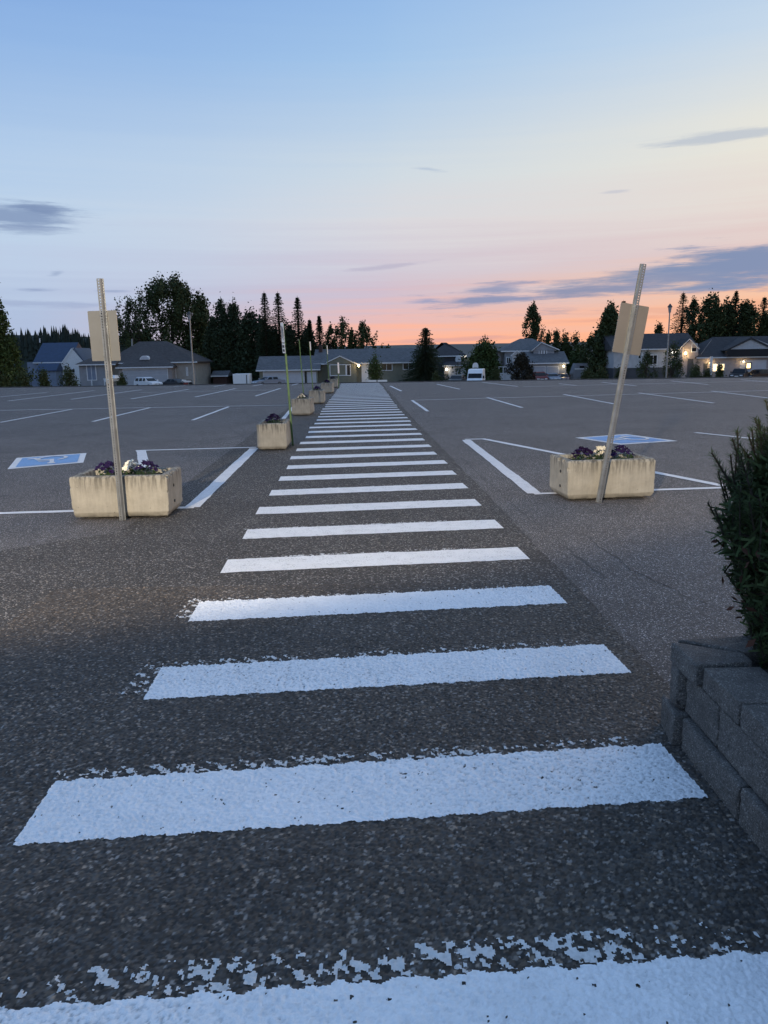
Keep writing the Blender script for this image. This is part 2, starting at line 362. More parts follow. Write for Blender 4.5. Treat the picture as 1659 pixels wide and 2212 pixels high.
# crosswalk stripes: sheets with a slightly uneven hand-painted edge
def paint_sheet(name, corners, mat, z, jit=.004, step=.035, parent=lot, seed=0):
    """corners: near-left, far-left, far-right, near-right"""
    rn = random.Random(seed); a, b, c, d = [Vector((p[0], p[1], z)) for p in corners]
    n = max(2, min(80, int((d-a).length/step))); mb = MB(); pv = None
    dirn = (b-a).normalized(); w1 = w2 = 0
    for i in range(n+1):
        t = i/n; w1 = .75*w1+rn.gauss(0, jit); w2 = .75*w2+rn.gauss(0, jit)
        p = a.lerp(d, t)+dirn*w1; q = b.lerp(c, t)+dirn*w2
        if pv: mb.quad(pv[0], p, q, pv[1])
        pv = (p, q)
    return mb.build(name, mat, parent)
rn = random.Random(11); STR = {}
for n in range(-1, 43):
    yl = 2.25+1.082*n; skew = .19+.012*min(n+1, 8); th = .385 if n > 0 else .39
    if n == -1: yl, skew, th = 1.03, .17, .55
    y0 = yl+th/2; x0, x1 = cwx(y0)-1.17, cwx(y0+skew)+1.17
    j = rn.uniform(-.03, .03)
    STR[n] = (yl, skew, th, x0, x1, j)
    if n <= 2: continue
    paint_sheet('crosswalk_stripe', [(x0+j+.01, yl), (x0+j-.01, yl+th), (x1+j-.015, yl+skew+th), (x1+j+.015, yl+skew)], 'paint', .008, .0035, .03, lot, n+50)
    if n <= 6:                                       # scraps of the older coat showing past the far edge
        e_ = [.105, .085, .10, .06, .05, .03, .03, .03][n+1]
        paint_sheet('worn_paint', [(x0+.02, yl+th-.02), (x0-.06, yl+th+e_), (x1-.35, yl+skew+th+e_*.7), (x1-.35, yl+skew+th-.02)], 'flake', .006, .004, .05, lot, n+90)
# the nearest stretch: every chip of stone is real relief, the paint lies over the chips
def near_relief():
    pit, cell = .0049, .0090
    X = np.arange(-2.30, 1.30, pit); Y = np.arange(1.30, 5.16, pit); nx_, ny_ = len(X), len(Y)
    XX, YY = np.meshgrid(X, Y); rg = np.random.RandomState(77); gx, gy = int(3.8/cell)+6, int(4.2/cell)+6
    ox = rg.rand(gy, gx); oy = rg.rand(gy, gx); sz = rg.uniform(.5, 1.5, (gy, gx)); hh = rg.uniform(.25, 1, (gy, gx)); cr_ = rg.rand(gy, gx); tn = rg.rand(gy, gx)
    ci = ((XX+2.36)/cell).astype(int)+1; cj = ((YY-1.25)/cell).astype(int)+1
    best = np.full(XX.shape, 9.0); bi = np.zeros(XX.shape, int); bj = np.zeros(XX.shape, int)
    for dj in (-1, 0, 1):
        for di in (-1, 0, 1):
            i, j = ci+di, cj+dj; d = np.hypot((i-1+ox[j, i])*cell-2.36-XX, (j-1+oy[j, i])*cell+1.25-YY)/(cell*sz[j, i])
            m = d < best; best = np.where(m, d, best); bi = np.where(m, i, bi); bj = np.where(m, j, bj)
    low = np.zeros(XX.shape); big = np.zeros(XX.shape)
    for f, a in ((1.3, .5), (3.1, .3), (7.0, .2)):
        ph = rg.uniform(0, 6.28, 6); dr = rg.uniform(0, 6.28, 6)
        for p_, q_ in zip(ph, dr): big += a*np.sin(f*(XX*math.cos(q_)+YY*math.sin(q_))*2.2+p_)/2.2
    h = np.clip(1-best**2*1.3, 0, 1)*hh[bj, bi]
    fill = np.clip(.5+.5*big, 0, 1)                    # where more bitumen binds the chips they stand out less
    Z = .005+h*.0070*(1.15-.5*fill)+rg.normal(0, .0003, XX.shape)
    c_ = cr_[bj, bi]; thr = .87+.09*fill
    val = np.interp(c_, [0, .35, .7, 1], [.026, .048, .072, .115]); val = np.where(c_ > thr, np.interp(c_, [.87, 1], [.12, .25]), val)
    val = np.where(best > .78, .024, val)*rg.uniform(.9, 1.1, XX.shape)
    t_ = tn[bj, bi]; rgb = np.stack([val*(1.17+.26*(t_-.5)), val*1.0, val*(.85-.22*(t_-.5)), np.ones_like(val)], -1)
    idx = np.arange(nx_*ny_).reshape(ny_, nx_); faces = np.stack([idx[:-1, :-1], idx[:-1, 1:], idx[1:, 1:], idx[1:, :-1]], -1)
    # paint and scraps of the older coat
    XC, YC = XX[:-1, :-1]+pit/2, YY[:-1, :-1]+pit/2; hC = h[:-1, :-1]; pm_ = np.zeros(XC.shape, bool); old = np.zeros(XC.shape, bool)
    fl_ = np.zeros(XC.shape)
    for f, wt in ((16., .5), (70., 1.0), (140., 1.0), (250., .8)):
        for _ in range(7): q_, p_ = rg.uniform(0, 6.28), rg.uniform(0, 6.28); fl_ += wt*np.sin(f*rg.uniform(.8, 1.25)*(XC*math.cos(q_)+YC*math.sin(q_))+p_)/5.0
    rag = .004*np.sin(XC*37)+.003*np.sin(XC*91+1)
    for n in range(-1, 3):
        yl, skew, th, x0, x1, j = STR[n]; u = (XC-x0)/(x1-x0); yb = yl+skew*np.clip(u, -.1, 1.1); v = (YC-yb)/th
        a = (XC > x0+j+.01-.02*v) & (XC < x1+j+.015-.03*v) & (YC > yb+rag) & (YC < yb+th+rag*1.5)
        pm_ |= a & ~((hC < .10) & (fl_ > .95))
        e_ = [.115, .075, .08, .05][n+1]; w_ = (YC-(yb+th))/e_; dens = [.62, .66, .85, 1.05][n+1]
        if n == -1: dens = dens-.28*np.sin(XC*3.1+1.2)
        if n == 0: dens = dens+.3*np.clip((XC-.3)*1.2, -.3, 1)
        b = (w_ > .04) & (w_ < 1.0) & (XC > x0-.03) & (XC < x1-.1) & (fl_+.7*hC-.75*np.abs(w_-.5) > dens)
        if n in (1, 2): b |= (XC > x0-.09) & (XC < x0+.03) & (v > .2) & (v < 1.2) & (fl_+.6*hC > .75)
        old |= b & ~a
    F_ = faces.reshape(-1, 4); V_ = np.stack([XX, YY, Z], -1).reshape(-1, 3)
    edge_ok = (np.abs(XX[:-1, :-1]) < .66*YY[:-1, :-1]+.35).ravel(); F1 = F_[edge_ok]
    used = np.unique(F1); mp = np.zeros(len(V_), int); mp[used] = np.arange(len(used))
    o = fromnp('stone_chips', V_[used], mp[F1], 'chips', lot, (0, 0, 0)); o['kind'] = 'stuff'
    at = o.data.attributes.new('chip', 'FLOAT_COLOR', 'POINT'); at.data.foreach_set('color', rgb.reshape(-1, 4)[used].ravel())
    cavity_shade = np.clip(.35+.5*np.sin(XX*1.7+YY*2.3+.4)+.25*big, .12, 1)
    gr = np.clip(1-cavity_shade*1.25*np.clip(.34-h, 0, .34)/.34*.55, .3, 1)*rg.uniform(.97, 1.03, XX.shape)  # low spots between chips darkened: cavity shade painted into the paint colour
    Zp = .0066+h*.0085*(1.15-.5*fill)+rg.normal(0, .0003, XX.shape); Zp = np.maximum(Zp, Z+.0006); Vp = np.stack([XX, YY, Zp], -1).reshape(-1, 3)
    for n in range(-1, 3):
        yl, skew, th, x0, x1, j = STR[n]
        for nm, mk, mt in (('crosswalk_stripe', pm_, 'paint_relief'), ('worn_paint', old & ~pm_, 'worn_relief')):
            m = (mk & (YC > yl-.1) & (YC < yl+.85)).ravel(); F2 = F_[m]; used = np.unique(F2); mp = np.zeros(len(V_), int); mp[used] = np.arange(len(used))
            o = fromnp(nm, Vp[used], mp[F2], mt, lot, (0, 0, 0)); o.data.polygons.foreach_set('use_smooth', [True]*len(o.data.polygons))
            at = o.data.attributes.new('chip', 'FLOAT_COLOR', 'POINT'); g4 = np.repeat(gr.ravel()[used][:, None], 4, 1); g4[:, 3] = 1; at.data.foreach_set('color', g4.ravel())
k = Nodes('stone_chip_asphalt'); at_ = k.node('ShaderNodeAttribute', attribute_name='chip')
M['chips'] = k.fin(k.mix(1.0, at_.outputs['Color'], k.ramp(k.noise(1.1, 5, .6), [(.3, .8), (.7, 1.2)]), 'MULTIPLY'), .75, 0, .35)
k = Nodes('relief_road_paint'); n_ = k.noise(4, 6, .6); n2_ = k.noise(38, 4, .6)
cc_ = k.mix(k.ramp(n_, [(.3, 0.0), (.7, 1.0)]), (.80, .81, .82), (.90, .905, .91)); k.bump(k.noise(190, 4), .6, .004); cc_ = k.mix(k.math('MULTIPLY', k.ramp(n2_, [(.55, 0.0), (.75, 1.0)]), .35), cc_, (.45, .45, .45))
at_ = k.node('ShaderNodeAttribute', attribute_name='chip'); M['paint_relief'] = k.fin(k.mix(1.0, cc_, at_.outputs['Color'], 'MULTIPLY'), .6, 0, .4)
k = Nodes('worn_relief_paint'); at_ = k.node('ShaderNodeAttribute', attribute_name='chip'); k.bump(k.noise(190, 4), .6, .004)
M['worn_relief'] = k.fin(k.mix(1.0, k.mix(k.noise(30, 4), (.50, .50, .49), (.78, .78, .77)), at_.outputs['Color'], 'MULTIPLY'), .7, 0, .3)
near_relief()
def gline(p, q, w=.105, name='stall_line', z=.0072):
    a, b = G(*p), G(*q); d = (b-a).normalized(); s = Vector((d.y, -d.x, 0))*w/2
    return paint_sheet(name, [a-s, a+s, b+s, b-s] if False else [a-s, a+s, b+s, b-s], 'line', z, .003, .12, lot, int(p[0]*7+p[1]))
LN = [((-200,877),(102.6,847.8)), ((17,866.5),(203,844)), ((153,863),(306,842)), ((283,862),(408,841)), ((421,858),(509,839.5)), ((551.5,856),(606,839)),
      ((374,835),(400,833)), ((462,835),(489,831)), ((546,834),(567,830)), ((630,832.4),(645,828.7)), ((0,913),(155,884.5)), ((200.5,911),(324,881)), ((416,908),(494,879)),
      ((612,905),(634,879)), ((890,865),(924.5,889)), ((1052,859),(1128,881)), ((1217,852),(1327,873)), ((1379.5,849),(1542,871)), ((1537,845),(1700,865)),
      ((843,834),(867,845)), ((943.5,830),(993.5,841)), ((1042,826),(1118.5,835)), ((1207,829),(1246,833)), ((1300,826),(1375,834)), ((1450,823),(1530,831)), ((1600,820.5),(1690,828)),
      ((1502,935),(1700,956))]
for p, q in LN: gline(p, q)
for p, q in (((-150,889.5),(634,875)), ((889.5,864.8),(1800,840)), ((300,848),(600,842.5)), ((1130,835.5),(1700,822))): gline(p, q, .10, z=.0055)
# hatched access aisles beside the planters
for p, q, w in (((293,973.8),(554,966.6),.11), ((-60,1111.5),(420,1096.5),.11), ((1004,949.5),(1050,948.5),.11), ((1047,949),(1216,982),.12), ((1153,1067.5),(1580,1053.5),.10), ((1250,988),(1577,1053),.13)): gline(p, q, w, 'aisle_line', .0055)
gline((549, 969), (415, 1097), .16, 'aisle_line', .007); gline((305, 973), (330, 1100), .16, 'aisle_line', .007); gline((1007, 951), (1155, 1067), .16, 'aisle_line', .007)

# accessible parking symbols: blue field, white border, white wheelchair figure
def wheelchair():                                    # polygons in a unit square, u right v up
    pl = []
    def stroke(pts, w):
        for (x0, y0), (x1, y1) in zip(pts, pts[1:]):
            d = Vector((x1-x0, y1-y0)); L = d.length; d /= L; s = Vector((-d.y, d.x))*w/2; e0 = d*w*.3
            a = Vector((x0, y0))-e0; b = Vector((x1, y1))+e0
            pl.append([a-s, b-s, b+s, a+s])
    pl.append([(.44+.075*math.cos(t*math.pi/6), .86+.075*math.sin(t*math.pi/6)) for t in range(12)])
    stroke([(.44, .76), (.46, .44), (.68, .44), (.78, .17), (.88, .21)], .075)
    stroke([(.45, .60), (.66, .60)], .06)
    stroke([(.46+.24*math.cos(a), .32+.24*math.sin(a)) for a in [R(120)+R(250)*i/14 for i in range(15)]], .06)
    return pl
def symbol(cs, name_seed, turn):
    A, B, C, D = [Vector((p.x, p.y, 0)) for p in cs]
    def uv(u, v, z): 
        p = A.lerp(B, u).lerp(D.lerp(C, u), v); return (p.x, p.y, z)
    f = MB().poly([uv(0, 0, .004), uv(1, 0, .004), uv(1, 1, .004), uv(0, 1, .004)]).build('accessible_parking_marking', 'line', lot)
    MB().poly([uv(.09, .09, .008), uv(.91, .09, .008), uv(.91, .91, .008), uv(.09, .91, .008)]).build('blue_field', 'bluepaint', f)
    w = MB()
    for k, pl in enumerate(wheelchair()):
        q = []
        for p in pl:
            u, v = p[0], p[1]
            for _ in range(turn): u, v = 1-v, u
            q.append(uv(.1+.8*u, .1+.8*v, .012+.0004*k))
        w.poly(q)
    w.build('wheelchair_figure', 'line', f)
symbol([G(16,1014), G(180,999.7), G(187,979), G(36,989.6)], 1, 2)
symbol([G(1340,961), G(1464.5,953), G(1352,938), G(1242,946)], 2, 1)
# a few dark spots of tar and cracks on the asphalt
k = MB(); rn = random.Random(3)
for _ in range(34):
    x, y = rn.uniform(-12, 12), rn.uniform(7, 34)
    if abs(x-cwx(y)) < 1.6: continue
    sr = rn.uniform(.02, .09); n = 22; ph = [rn.uniform(0, 6.28) for _ in range(3)]
    k.poly([(x+sr*(1+.2*math.sin(2*a_+ph[0])+.15*math.sin(3*a_+ph[1])+.1*math.sin(5*a_+ph[2]))*math.cos(a_), y+1.6*sr*(1+.2*math.sin(2*a_+ph[0])+.15*math.sin(3*a_+ph[1])+.1*math.sin(5*a_+ph[2]))*math.sin(a_), .0025) for a_ in [2*math.pi*q/n for q in range(n)]])
M['tar'] = pm('tar_stain', (.072, .068, .066), .8, .3, 6)
tag(k.build('tar_stain', 'tar', lot), None, None, None, 'stuff')
def crack(pts, w, seed):
    rn = random.Random(seed); mb = MB(); pv = None; out = []
    for a, b in zip(pts, pts[1:]):
        n = int((Vector(b)-Vector(a)).length/.08)+1
        out += [(a[0]+(b[0]-a[0])*i/n+rn.uniform(-.02, .02), a[1]+(b[1]-a[1])*i/n) for i in range(n)]
    for x, y in out:
        ww = w*rn.uniform(.3, 1); p = ((x-ww, y, .003), (x+ww, y, .003))
        if pv: mb.quad(pv[0], pv[1], p[1], p[0])
        pv = p
    mb.build('crack', 'tar', lot)
crack([(1.55, 5.2), (1.42, 7.0), (1.3, 9.5), (1.2, 12)], .008, 1); crack([(2.0, 4.6), (1.8, 5.4), (1.75, 6.6)], .006, 2)
crack([(-2.6, 15), (-3.6, 18), (-3.2, 20), (-4.4, 24)], .02, 3); crack([(-9, 16), (-6, 18.4), (-4, 19)], .02, 4)
# dark kerb along the lot's far edge
kb = MB(); a, b = Vector((fl.x, fl.y+.06, 0)), Vector((fr.x, fr.y+.06, 0)); d = (b-a).normalized(); s = Vector((-d.y, d.x, 0))
kb.prism([a+Vector((0, 0, -.05)), a+Vector((0, 0, .05)), a+s*.2+Vector((0, 0, .05)), a+s*.2+Vector((0, 0, -.05))], b-a)
M['kerb'] = pm('dark_kerb_concrete', (.07, .07, .072), .9, .3, 2)
tag(kb.build('kerb', 'kerb'), 'low dark kerb along the far edge of the lot', None, None, 'structure')

# ------------------------------------------------------------------ planters, posts and flowers
def planter_mesh(w=.97, d=.62, h=.44):
    def ring(sx, sy, z): return [(-sx/2, -sy/2, z), (sx/2, -sy/2, z), (sx/2, sy/2, z), (-sx/2, sy/2, z)]
    mb = MB(); loops = [ring(w-.05, d-.05, 0), ring(w-.005, d-.005, .05), ring(w, d, h-.02), ring(w-.02, d-.02, h), ring(w-.15, d-.15, h), ring(w-.17, d-.17, h-.09)]
    for i, L in enumerate(loops):
        mb.v += L
        if i:
            for k in range(4):
                a, b = (i-1)*4+k, (i-1)*4+(k+1) % 4; mb.f.append((a, b, b+4, a+4))
    mb.f.append((3, 2, 1, 0)); n = 4*(len(loops)-1); mb.f.append((n, n+1, n+2, n+3))
    return mb
pl_proto = None
def make_planter(loc, rz, label, size=(.97, .62, .44), detail=True):
    root = empty('concrete_planter', loc, rz, label, 'planter', 'concrete planters beside the crosswalk')
    w, d, h = size
    ob = planter_mesh(w, d, h-.022).build('planter_box', 'planter', root, False, False, .014); ob.location.z = .022
    bm = bmesh.new(); bm.from_mesh(ob.data); bmesh.ops.triangulate(bm, faces=bm.faces)
    for _ in range(5 if detail else 2):
        le = [e_ for e_ in bm.edges if e_.calc_length() > (.035 if detail else .12)]
        if not le or len(bm.faces) > 14000: break
        bmesh.ops.subdivide_edges(bm, edges=le, cuts=1); bmesh.ops.triangulate(bm, faces=[f_ for f_ in bm.faces if len(f_.verts) > 3])
    so_ = loc[1]*1.7
    for v in bm.verts:
        q = v.co*9+Vector((so_, 0, 0)); v.co += mnoise.noise_vector(q)*.0035+mnoise.noise_vector(q*4)*.0016
        ex = sorted((w/2-abs(v.co.x), d/2-abs(v.co.y), min(abs(h-.022-v.co.z), v.co.z+.02)))
        if ex[1] < .03:                               # chipped arrises
            cz = mnoise.noise(v.co*14+Vector((so_, 3, 0)))
            if cz > .18: v.co += (Vector((0, 0, h*.5))-v.co).normalized()*(cz-.18)*.06
    bm.to_mesh(ob.data); bm.free()
    for sx in (-1, 1): MB().box(sx*w*.32-.06, sx*w*.32+.06, -d*.36, d*.36, .003, .03).build('foot', 'kerb0', root)
    s = MB(); rn = random.Random(int(loc[1]*10)); n = 7; gx = w-.168; gy = d-.168
    for i in range(n+1):
        for j in range(n+1): s.v.append((-gx/2+gx*i/n, -gy/2+gy*j/n, h-.055+rn.uniform(-.012, .015)))
    s.f = [(i*(n+1)+j, (i+1)*(n+1)+j, (i+1)*(n+1)+j+1, i*(n+1)+j+1) for i in range(n) for j in range(n)]
    s.build('soil', 'dirt', root)
    if detail:                                       # lifting sockets in the end wall
        for z in (.30, .14):
            sg = 1 if loc[0] < 0 else -1
            t = MB().tube([(sg*(w/2-.02), -.07, z), (sg*(w/2+.006), -.07, z)], .016, 8)
            t.build('lifting_socket', 'black', root)
    return root
M['petal_purple'] = leafmat('purple_petal', (.016, .007, .05), .5); M['petal_white'] = leafmat('white_petal', (.72, .72, .66), .1)
M['leaf_flower'] = leafmat('flower_leaf', (.025, .05, .018), .4)
def blossom_mesh(name, mat):
    mb = MB(); n = 10; mb.v.append((0, 0, -.022))
    for r_, z in ((.010, 0), (.030, .006)):
        for i in range(n):
            rr = r_*(1.12 if i % 2 else .9); mb.v.append((rr*math.cos(2*math.pi*i/n), rr*math.sin(2*math.pi*i/n), z+(.004 if i % 2 else -.003)))
    for i in range(n):
        j = (i+1) % n; mb.f.append((0, 1+i, 1+j)); mb.f.append((1+i, 1+n+i, 1+n+j, 1+j))
    o = mb.build(name, mat); me = o.data; bpy.data.objects.remove(o); return me
BL = {'purple': blossom_mesh('blossom', 'petal_purple'), 'white': blossom_mesh('blossom', 'petal_white')}
def petunia(loc, colour, label, r_=.13, nb=16, h=.12, seed=0):
    rn = random.Random(seed)
    root = empty('petunia_plant', loc, rn.uniform(0, 6), label, 'flowers', 'petunias in the planters')
    mb = MB()
    for _ in range(90):
        a, q = rn.uniform(0, 6.28), r_*math.sqrt(rn.random()); z = rn.uniform(-.01, h*.8*(1-(q/r_)**2*.6))
        c = Vector((q*math.cos(a), q*math.sin(a), z)); u = Vector((rn.gauss(0, 1), rn.gauss(0, 1), rn.gauss(0, .6))).normalized(); w = u.orthogonal().normalized()
        L = rn.uniform(.02, .04); mb.quad(c-u*L*.5, c+w*L*.3, c+u*L*.6, c-w*L*.3)
    mb.build('leaves', 'leaf_flower', root)
    for i in range(nb):
        a = i*2.4+rn.uniform(-.3, .3); q = r_*math.sqrt((i+.5)/nb); z = h*(1-.55*(q/r_)**2)+rn.uniform(-.012, .012)
        b = bpy.data.objects.new('blossom', BL[colour]); col.objects.link(b); b.parent = root
        b.location = (q*math.cos(a), q*math.sin(a), z)
        b.rotation_euler = Vector((q*math.cos(a)*5+rn.uniform(-.4, .4), q*math.sin(a)*5-.35+rn.uniform(-.4, .4), .8)).to_track_quat('Z', 'Y').to_euler()
        s = rn.uniform(.8, 1.2); b.scale = (s, s, s)
    return root
def fill(root, cols, size, labels, seed, scale=1.0):
    w, d, h = size
    for i, (u, v, c, r_) in enumerate(cols):
        p = Matrix.Rotation(root.rotation_euler.z, 3, 'Z') @ Vector((u, v, 0))
        petunia((root.location.x+p.x, root.location.y+p.y, h-.05), c, labels[i], r_*.9, 17 if c == 'purple' else 12, .15*scale, seed+i)
SZ = (.97, .62, .44)
pL = make_planter((-2.645, 7.87, 0), R(1.5), 'cream concrete planter left of the crosswalk, nearest the viewer', SZ)
fill(pL, [(-.20, .0, 'purple', .125), (.03, .04, 'white', .10), (.22, -.02, 'purple', .13)], SZ,
     ['dark purple petunias at the left of the near left planter', 'white petunias in the middle of the near left planter', 'dark purple petunias at the right of the near left planter'], 1)
pR = make_planter((2.41, 8.43, 0), R(6), 'cream concrete planter right of the crosswalk with leaning sign post', SZ)
fill(pR, [(-.22, .0, 'purple', .12), (.0, .04, 'white', .09), (.22, -.02, 'purple', .14)], SZ,
     ['dark purple petunias at the left of the right hand planter', 'white petunias behind the post of the right hand planter', 'dark purple petunias at the right of the right hand planter'], 11)
far_planters = [((-1.93, 13.75, 0), 92, 'concrete planter with green sign post, second one left of the crosswalk', .47), ((-2.23, 21.9, 0), 88, 'concrete planter third in the row left of the crosswalk', .47),
                ((-2.28, 27.4, 0), 91, 'concrete planter fourth in the row left of the crosswalk', .47), ((-2.47, 35.4, 0), 89, 'concrete planter fifth in the row left of the crosswalk', .47),
                ((-2.62, 41.8, 0), 91, 'smallest looking concrete planter at the far end of the row', .47)]
for i, (l, rz, lab, h) in enumerate(far_planters):
    s = (.97, .52, h); q = make_planter(l, R(rz), lab, s, False)
    w = ('second', 'third', 'fourth', 'fifth', 'farthest')[i]
    if i == 1: fill(q, [(-.22, 0, 'white', .12), (.2, .03, 'purple', .13)], s, ['pale petunias at the near end of the third planter', 'dark petunias at the far end of the third planter'], 40, 1.1)
    else: fill(q, [(-.2, 0, 'purple', .15), (.2, .02, 'purple', .13)], s, ['dark purple petunias at the near end of the %s planter' % w, 'dark purple petunias at the far end of the %s planter' % w], 60+i*5, 1.1)

def channel_post(root, length, mat, holes=True, pitch=.0254):
    """hat-section steel post, punched along the web; local z up, web faces -y"""
    mb = MB(); w = .019; t = .003; n = int(length/pitch); hr = .0072
    def plate(y, flip):
        for i in range(n):
            z0 = i*pitch; zc = z0+pitch/2
            sq = [(-w, z0), (0, z0), (w, z0), (w, zc), (w, z0+pitch), (0, z0+pitch), (-w, z0+pitch), (-w, zc)]
            oc = [(hr*math.cos(R(-135+45*k)), zc+hr*math.sin(R(-135+45*k))) for k in range(8)]
            b = len(mb.v); mb.v += [(p[0], y, p[1]) for p in sq]+[(p[0], y, p[1]) for p in oc]
            for k in range(8):
                q = (b+k, b+(k+1) % 8, b+8+(k+1) % 8, b+8+k); mb.f.append(q[::-1] if flip else q)
    if holes:
        plate(0, False); plate(t, True)
        for i in range(n):
            zc = (i+.5)*pitch; b = len(mb.v)
            for y in (0, t): mb.v += [(hr*math.cos(R(-135+45*k)), y, zc+hr*math.sin(R(-135+45*k))) for k in range(8)]
            mb.f += [(b+k, b+(k+1) % 8, b+8+(k+1) % 8, b+8+k) for k in range(8)]
        mb.quad((-w, 0, 0), (w, 0, 0), (w, t, 0), (-w, t, 0)); mb.quad((-w, 0, n*pitch), (w, 0, n*pitch), (w, t, n*pitch), (-w, t, n*pitch))
    else: mb.box(-w, w, 0, t, 0, n*pitch)
    H_ = n*pitch
    for s in (-1, 1):
        a = [(s*(w+.0002), 0), (s*.026, .026), (s*.037, .026), (s*.037, .029), (s*.0245, .029), (s*(w+.0002), t*1.3)]
        mb.prism([(x, y, 0) for x, y in a], (0, 0, H_))
    return mb.build('channel_post', mat, root)
def aim(root, base, top, spin):
    root.location = base; d = (Vector(top)-Vector(base)).normalized()
    root.rotation_mode = 'QUATERNION'; root.rotation_quaternion = Vector((0, 0, 1)).rotation_difference(d) @ Quaternion((0, 0, 1), R(spin))
def sign_plate(root, w, h, zc, mat='alu', dx=0, y=.0325, bolts=True, front='white'):
    c = .009; pts = []
    for sx, sz in ((1, -1), (1, 1), (-1, 1), (-1, -1)):
        for k in range(4):
            a = {(1, -1): -90, (1, 1): 0, (-1, 1): 90, (-1, -1): 180}[(sx, sz)]+k*30
            pts.append((dx+sx*(w/2-c)+c*math.cos(R(a)), y, zc+sz*(h/2-c)+c*math.sin(R(a))))
    p = MB().prism(pts, (0, .003, 0)).build('sign_plate', mat, root)
    MB().prism([(x+(dx-x)*.004, y+.0035, z) for x, _, z in pts], (0, .0012, 0)).build('sign_face', front, p)
    if bolts:
        for z in (zc-h*.4, zc+h*.4):
            MB().tube([(dx, -.012, z), (dx, y+.006, z)], .005, 6).build('bolt', 'galv', p)
    return p
def sign_post(name, label, base, top, spin, mat='galv', holes=True):
    r_ = empty(name, (0, 0, 0), 0, label, 'sign post', 'sign posts by the planters'); aim(r_, base, top, spin)
    channel_post(r_, (Vector(top)-Vector(base)).length, mat, holes); return r_
a, b = P(262, 1127, 7.49), P(212, 600, 7.45); a.z = 0.004
sL = sign_post('sign_post', 'perforated galvanised post with blank sign back, at the left planter', a, b, -14)
sign_plate(sL, .305, .465, 1.79, dx=-.018)
a, b = P(1296, 1088, 7.98), P(1393, 570, 7.98); a.z = 0.004
sR = sign_post('sign_post', 'leaning perforated post with glinting sign back, at the right planter', a, b, 16)
sign_plate(sR, .33, .49, 1.80, dx=.0, y=.0325)
# green posts further along the row
def green_post(base, top, label, spin, plates):
    r_ = sign_post('sign_post', label, base, top, spin, 'greenpost', False)
    for (w, h, zc, marks) in plates:
        p = sign_plate(r_, w, h, zc, 'white', 0, -.004-.003-.006, False, 'alu')
        for (u0, u1, v0, v1) in marks:
            MB().box(-w/2+w*u0, -w/2+w*u1, -.0155, -.0135, zc-h/2+h*v0, zc-h/2+h*v1).build('printed_mark', 'black', p)
    return r_
a = Vector((-1.66, 14.0, 0)); b = P(610, 697, 13.9); L = (b-a).length
green_post(a, b, 'green post with white parking sign and small tab, at the second planter', -74, [(.30, .34, L-.17, [(.14, .34, .2, .85), (.56, .72, .12, .8), (.78, .86, .3, .7)]), (.30, .17, L-.44, [(.15, .85, .55, .82), (.15, .85, .15, .4)])])
b = P(645, 732, 23); a = Vector((b.x+.09, 23.0, 0)); L = (b-a).length
green_post(a, b, 'green post with pale tip standing behind the third planter', -84, [(.12, .06, L-.03, [])])
b = P(669, 738, 28.2); a = Vector((b.x+.09, 28.2, 0))
green_post(a, b, 'thin green post behind the fourth planter', 88, [(.3, .30, (b-a).length-.15, [])])
b = P(706, 746, 36.1); a = Vector((b.x+.08, 36.1, 0))
green_post(a, b, 'thin dark green post by the fifth planter', 88, [(.3, .40, (b-a).length-.2, [])])
b = P(730, 783, 40.6); a = Vector((b.x+.03, 40.6, 0))
green_post(a, b, 'low post with narrow white sign at the row end', 78, [(.3, .55, (b-a).length-.28, [])])

# ------------------------------------------------------------------ retaining wall of rough blocks
def rough_block(corners, z0, z1, bev, seed, jit=.006):
    """corners: four plan points, outer edge first; rough split faces, rounded top"""
    bm = bmesh.new(); c = Vector((sum(p[0] for p in corners)/4, sum(p[1] for p in corners)/4, 0))
    vb = [bm.verts.new((p[0], p[1], z0)) for p in corners]; vt = [bm.verts.new((p[0], p[1], z1)) for p in corners]
    bm.faces.new(vb[::-1]); bm.faces.new(vt)
    for k in range(4): bm.faces.new((vb[k], vb[(k+1) % 4], vt[(k+1) % 4], vt[k]))
    bmesh.ops.recalc_face_normals(bm, faces=bm.faces)
    bmesh.ops.bevel(bm, geom=list(bm.edges), offset=bev, segments=3, profile=.5, affect='EDGES')
    bmesh.ops.triangulate(bm, faces=bm.faces)
    for _ in range(5):
        le = [e_ for e_ in bm.edges if e_.calc_length() > .022]
        if not le or len(bm.faces) > 9000: break
        bmesh.ops.subdivide_edges(bm, edges=le, cuts=1); bmesh.ops.triangulate(bm, faces=[f_ for f_ in bm.faces if len(f_.verts) > 3])
    for v in bm.verts:
        q = v.co*22+Vector((seed*3.1, 0, 0)); n = mnoise.noise_vector(q)+.6*mnoise.noise_vector(q*2.7)+.45*mnoise.noise_vector(q*6.5)
        n2 = mnoise.noise_vector(q*3.2)+.7*mnoise.noise_vector(q*7.0); v.co += (n*.35+n2*.5)*jit*(1.0 if v.co.z < z1-.004 else .3)
    me = bpy.data.meshes.new('block'); bm.to_mesh(me); bm.free(); me.polygons.foreach_set('use_smooth', [True]*len(me.polygons)); me.materials.append(M['block'])
    return me
wall = empty('retaining_wall', (1.2, 2.0, 0), 0, 'low grey block retaining wall around the pine shrub', 'retaining wall')
def blk(corners, z0, z1, bev, seed, jit=.006):
    o = bpy.data.objects.new('block', rough_block([(p[0]-1.2, p[1]-2.0) for p in corners], z0, z1, bev, seed, jit)); col.objects.link(o); o.parent = wall
gp = .006
